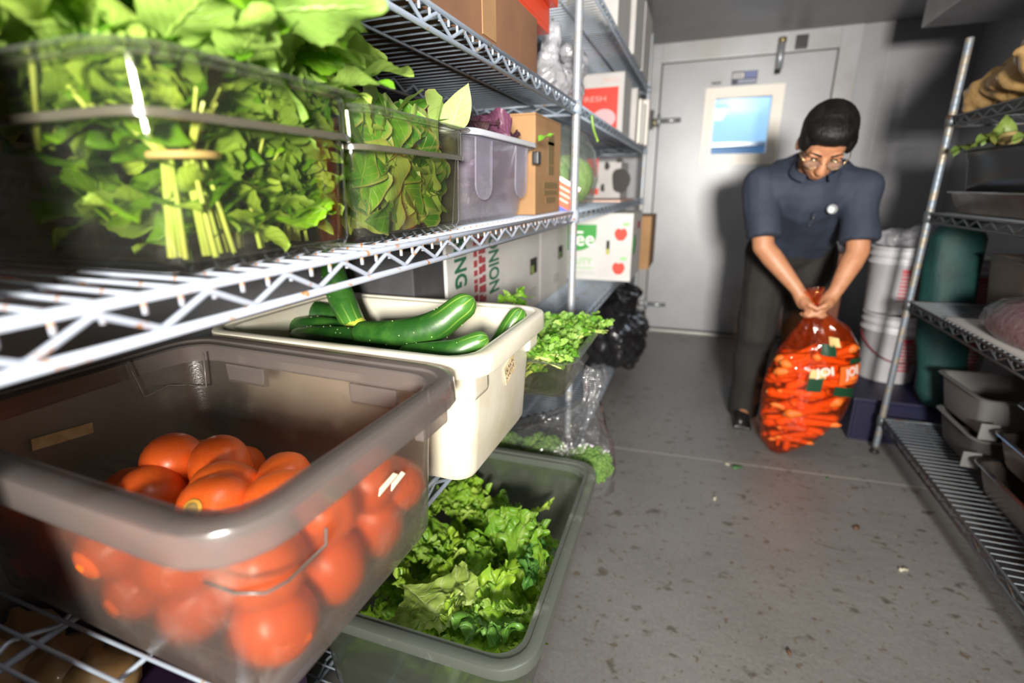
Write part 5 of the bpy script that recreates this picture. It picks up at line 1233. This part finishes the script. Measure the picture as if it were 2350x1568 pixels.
# ------------------------------------------------------------------ goods on the right shelves
hp_m = mat('worn_steel_pan', (.30, .27, .25), .33, .85, (.22, .17, .14), 9, bump=.03); rim_m = mat('bright_steel_rim', (.6, .6, .6), .2, 1)
def hotel(label, x0, x1, y0, y1, z, h, m=hp_m, rm=rim_m, rz=0, name='hotel_pan', taper=.022):
    t = tub(name, label, 'pan', x0, x1, y0, y1, z, h, m, rm, taper, .014, .002, .04, rz=rz, lip=.005, skirt=False); return t
grp = mat('grey_plastic', (.08, .08, .08), .45, 0, (.06, .06, .06), 8); lgr = mat('light_grey_tub', (.15, .15, .148), .5)
redc = mat('dark_red_food', (.20, .03, .015), .4, 0, (.12, .02, .01), 20, bump=.4, bscale=40)
def fill(t, sx, sy, z, m, nm):
    mb = MB(); n = 10; vs = []; 
    for i in range(n+1):
        for j in range(n+1): vs.append(((-1+2*i/n)*sx, (-1+2*j/n)*sy, z+.008*nz((i*.9, j*.9, sx*9), 1)))
    k = (n+1)**2; vs += [(x, y, z-.04) for x, y, _ in vs]
    fs = [(i*(n+1)+j, (i+1)*(n+1)+j, (i+1)*(n+1)+j+1, i*(n+1)+j+1) for i in range(n) for j in range(n)]
    o = MB().add(vs, fs+[tuple(k+q for q in f[::-1]) for f in fs]).build(nm, m, t); return o
h1 = hotel('lowest steel pan of the stack on the right bottom shelf', .90, 1.22, 1.34, 1.86, R1+.002, .105)
h2 = hotel('second steel pan of the stack on the right bottom shelf', .925, 1.245, 1.33, 1.85, R1+.110, .105); fill(h2, .1, .18, .07, redc, 'sauce')
h3 = hotel('third steel pan of the stack, red food inside', .95, 1.27, 1.32, 1.84, R1+.218, .10); fill(h3, .11, .19, .07, redc, 'sauce')
for k, (z, x) in enumerate(((R1+.135, .915), (R1+.235, .935))):
    MB().box((-.02, -.002, -.03), (.02, .004, .03)).build('name_tag', lgr, (h2, h3)[k], smooth=False, loc=(-.155, .262, .06)) if False else None
g1 = tub('food_tub', 'grey plastic tub at the far end of the right bottom shelf', 'tub', .93, 1.26, 1.92, 2.24, R1+.002, .13, grp, lgr, .02, .015, .003, .03, lip=.01, skirt=False)
g2 = tub('food_tub', 'light grey plastic tub stacked on the grey one, right bottom shelf', 'tub', .915, 1.24, 1.93, 2.25, R1+.135, .14, lgr, lgr, .02, .015, .003, .03, rz=.05, lip=.01, skirt=False)
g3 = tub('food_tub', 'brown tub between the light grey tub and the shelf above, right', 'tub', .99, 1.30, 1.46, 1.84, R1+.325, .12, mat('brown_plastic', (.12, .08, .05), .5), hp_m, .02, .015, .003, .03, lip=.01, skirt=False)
# small light grey lids that catch the light
for k, (x, y, z) in enumerate(((.945, 1.872, .355), (.925, 1.882, .245))):
    o = MB().box((-.025, -.004, -.028), (.025, .004, .028)).build('pan_lid', lgr, None, smooth=False, bevel=.004, loc=(x, y+.01, z)); tag(o, ('small pale grey lid edge beside the third steel pan', 'small pale grey lid edge beside the second steel pan')[k], 'lid')
for k, (z, h_, lab) in enumerate(((R1, .42, 'unseen brown carton added to shade the right bottom shelf'), (R2, .28, 'unseen brown carton added to shade the right lower-middle shelf'), (R3, .28, 'unseen brown carton added to shade the right chest-high shelf'), (R4, .16, 'unseen low brown carton added to shade the right top shelf'))):
    carton('shading_carton', lab, (.84, .55, z+.002), (1.34, 1.27, z+h_), carton_d2)  # unseen cartons added to keep the flash off the goods behind
# wrapped meat on the lower-middle shelf
mt_ = empty('wrapped_meat', (1.03, 1.78, R2), 'wide tray of dark meat under shiny plastic wrap, right shelf', 'meat')
meat_m = mat('dark_meat', (.13, .045, .05), .4, 0, (.19, .09, .09), 14)
mb = MB()
rings = []
for i, (f, z) in enumerate(((.9, .006), (1.0, .02), (.98, .05), (.85, .085), (.55, .105), (.2, .11))):
    rings.append([V((.19*f*math.cos(a)*(1+.05*math.sin(3*a+i)), .26*f*math.sin(a)*(1+.05*math.sin(2*a+i)), z+.012*math.sin(3*a))) for a in [2*PI*k/30 for k in range(30)]])
MB().loft(rings).build('meat', meat_m, mt_)
wrp = clear('wrap_film', (.9, .9, .92), .12, (.35, .32, .34), .06, .4, 0, bump=1.0, bscale=35)
rings = [[p*1.05+V((0, 0, .004)) for p in r] for r in rings]
MB().loft(rings).build('wrap', wrp, mt_)
MB().box((-.20, -.28, .0), (.20, .28, .006)).build('tray', mat('foam_tray', (.5, .48, .46), .5), mt_, smooth=False)
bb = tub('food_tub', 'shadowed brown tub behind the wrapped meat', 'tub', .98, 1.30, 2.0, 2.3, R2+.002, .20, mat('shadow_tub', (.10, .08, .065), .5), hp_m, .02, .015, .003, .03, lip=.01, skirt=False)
# upper-middle shelf: low steel pan with a dark insert and greens
sp_ = hotel('wide shallow steel pan with a bright rim, right shelf at chest height', .835, 1.30, 1.5, 2.345, R3+.002, .075)
ins = tub('food_pan', 'dark tall insert pan of vegetables standing in the shallow steel pan', 'pan', .85, 1.24, 1.66, 2.325, R3+.014, .20, mat('dark_polycarbonate', (.02, .02, .022), .25), black, .02, .015, .003, .03, ledge=.03, lip=.008, skirt=False)
grm = leafmat('wilted_leaf', (.12, .22, .03), (.2, .16, .04), (.2, .3, .06), (.3, .35, .1), .3)
rg = random.Random(31); wl_ = [leaf('greens_leaf', .09, .06, grm, 'ovate', 200+k, 12, 8, .5, .3, .4) for k in range(3)]
for k in range(34):
    m = fit(orient((rg.uniform(.90, 1.2), rg.uniform(1.75, 2.27), R3+.20+rg.uniform(0, .03)), (rg.uniform(-1, 1), rg.uniform(-1, 1), rg.uniform(-.1, .35)), rg.uniform(-.6, .6), rg.uniform(.8, 1.2)), wl_[k % 3], (.90, 1.21, 1.69, 2.27, R3+.1, R3+.205))
    tag(place('greens_leaf', wl_[k % 3], None, mtx=m), 'wilted green leaf heaped on the dark insert pan, right shelf', 'leaf', 'wilted greens on the dark insert pan')
for k, (u, v, y, d) in enumerate(((2185, 352, 2.28, (.2, -.6, .25)), (2215, 340, 2.22, (.5, -.5, .2)), (2250, 328, 2.15, (.1, -.7, .25)), (2290, 322, 2.08, (.3, .6, .2)), (2325, 325, 2.0, (.2, -.6, .2)))):
    tag(place('greens_leaf', wl_[k % 3], None, mtx=orient(aty(u, v, y), d, .2, 1.1)), ('wilted leaf hanging over the far left edge of the dark insert pan', 'second wilted leaf from the right post on the dark insert pan', 'wilted leaf in the middle of the heap on the dark insert pan', 'wilted leaf beside the pale tan piece on the dark insert pan', 'wilted leaf at the right picture edge on the dark insert pan')[k], 'leaf')
br_ = tag(MB().ball((0, 0, .022), (.03, .04, .022), 14, 8).build('mushroom', mat('tan_veg', (.5, .38, .16), .6), None, loc=(.89, 2.1, R3+.215)), 'pale tan vegetable piece among the wilted greens', 'vegetable')
# crumpled brown bag on top
bb_ = empty('paper_bag', (.985, 2.0, R4), 'crumpled golden brown bag slumped on the right top shelf', 'bag')
brn = mat('brown_film', (.40, .25, .09), .32, 0, (.26, .165, .07), 10, .35, .65, .5, 24)
mb = MB(); mb.ball((0, -.02, .10), (.17, .32, .10), 26, 16); mb.cap((-.03, .05, .13), .11, (.0, -.34, .24), .13); mb.cap((-.08, .2, .08), .07, (-.13, .34, .045), .04); mb.ball((-.13, .34, .045), (.045, .05, .045), 12, 8)
remesh('bag_film', mb, brn, .012, bb_, 3, lambda p: V((p.x, p.y, max(.004, p.z)))+V((nz(p, 12)+.6*nz(p, 28), nz(p+V((3, 1, 2)), 12), max(0, nz(p+V((7, 3, 1)), 12)+.6*nz(p, 30))))*.035)
# ------------------------------------------------------------------ onions, dark fill and added shading cartons by the tomato shelf
onion_m = mat('onion_skin', (.38, .24, .10), .45, 0, (.28, .15, .06), 12, coat=.2); pur = mat('shade_dark_carton', (.03, .012, .04), .5)
ns = carton('dark_carton', 'dark carton below the onions, added as shade under the tomato shelf, lower left corner', (-.93, -.28, Z1+.002), (-.58, .50, .50), pur, flaps=False)  # added carton, coloured dark to stand for the shade down here
rg = random.Random(8)
for k, (u, v) in enumerate(((150, 1530), (60, 1470), (235, 1560), (20, 1545))):
    c = atz(u, v, .545); t = empty('onion', c-V((0, 0, .04)), ('brown onion with a dark spot below the shelf wires, lower left corner', 'onion next to the spotted one, further left', 'onion partly under the smoky tub, lower left corner', 'onion at the very left edge below the wires')[k], 'onion')
    MB().lathe([(.004, 0), (.02, .004), (.038, .025), (.041, .04), (.034, .06), (.012, .076), (.005, .092)], 16).build('bulb', onion_m, t); MB().lathe([(.001, -.004), (.008, -.003), (.01, .003), (.002, .004)], 8).build('root_plate', ink, t)
for k, (z, zt, x1_, lab) in enumerate(((Z1, .56, -.45, 'unseen brown carton added to shade the left lowest shelf'), (Z2, .98, -.47, 'unseen brown carton added to shade the left tub shelf'), (Z3, 1.31, -.39, 'unseen brown carton added to shade the left middle shelf, beside the mint'))):
    if k: carton('shading_carton', lab, (-.93, -.28, z+.002), (x1_, .11, zt), carton_d2)  # unseen cartons added to block the flash from the shelf backs
# ------------------------------------------------------------------ scraps on the floor
scrap_m = mat('green_scrap', (.06, .16, .06), .6); straw_m = mat('pale_scrap', (.5, .47, .36), .7); brown_m = mat('brown_scrap', (.13, .07, .04), .7)
def scrap(u, v, s, m, label, seed):
    rg = random.Random(seed); p = atz(u, v, 0); n = 9; ang = rg.uniform(0, 6)
    pts = [V((s*rg.uniform(.6, 1.2)*math.cos(2*PI*k/n), s*rg.uniform(.3, .7)*math.sin(2*PI*k/n), 0)) for k in range(n)]
    o = MB().loft([pts, [q*.9+V((0, 0, .003+.006*rg.random())) for q in pts]]).build('floor_scrap', m, None, loc=(p.x, p.y, .0005), rot=(0, 0, ang)); tag(o, label, 'scrap')
scrap(1690, 1073, .03, scrap_m, 'torn dark green leaf scrap on the floor in front of the carrot bag', 1); scrap(1668, 1066, .012, straw_m, 'pale scrap beside the green leaf scrap on the floor', 2)
scrap(1898, 1100, .009, scrap_m, 'tiny green scrap on the floor near the right shelves', 3); scrap(1965, 1213, .016, brown_m, 'brown scrap on the floor in the middle of the aisle', 4)
scrap(2072, 1308, .018, straw_m, 'pale sliver on the floor at the edge of the shelf shadow', 5); scrap(1640, 1145, .014, straw_m, 'pale sliver on the floor below the green leaf scrap', 6); scrap(1810, 1500, .012, brown_m, 'brown crumb on the floor at the bottom of the picture', 7)
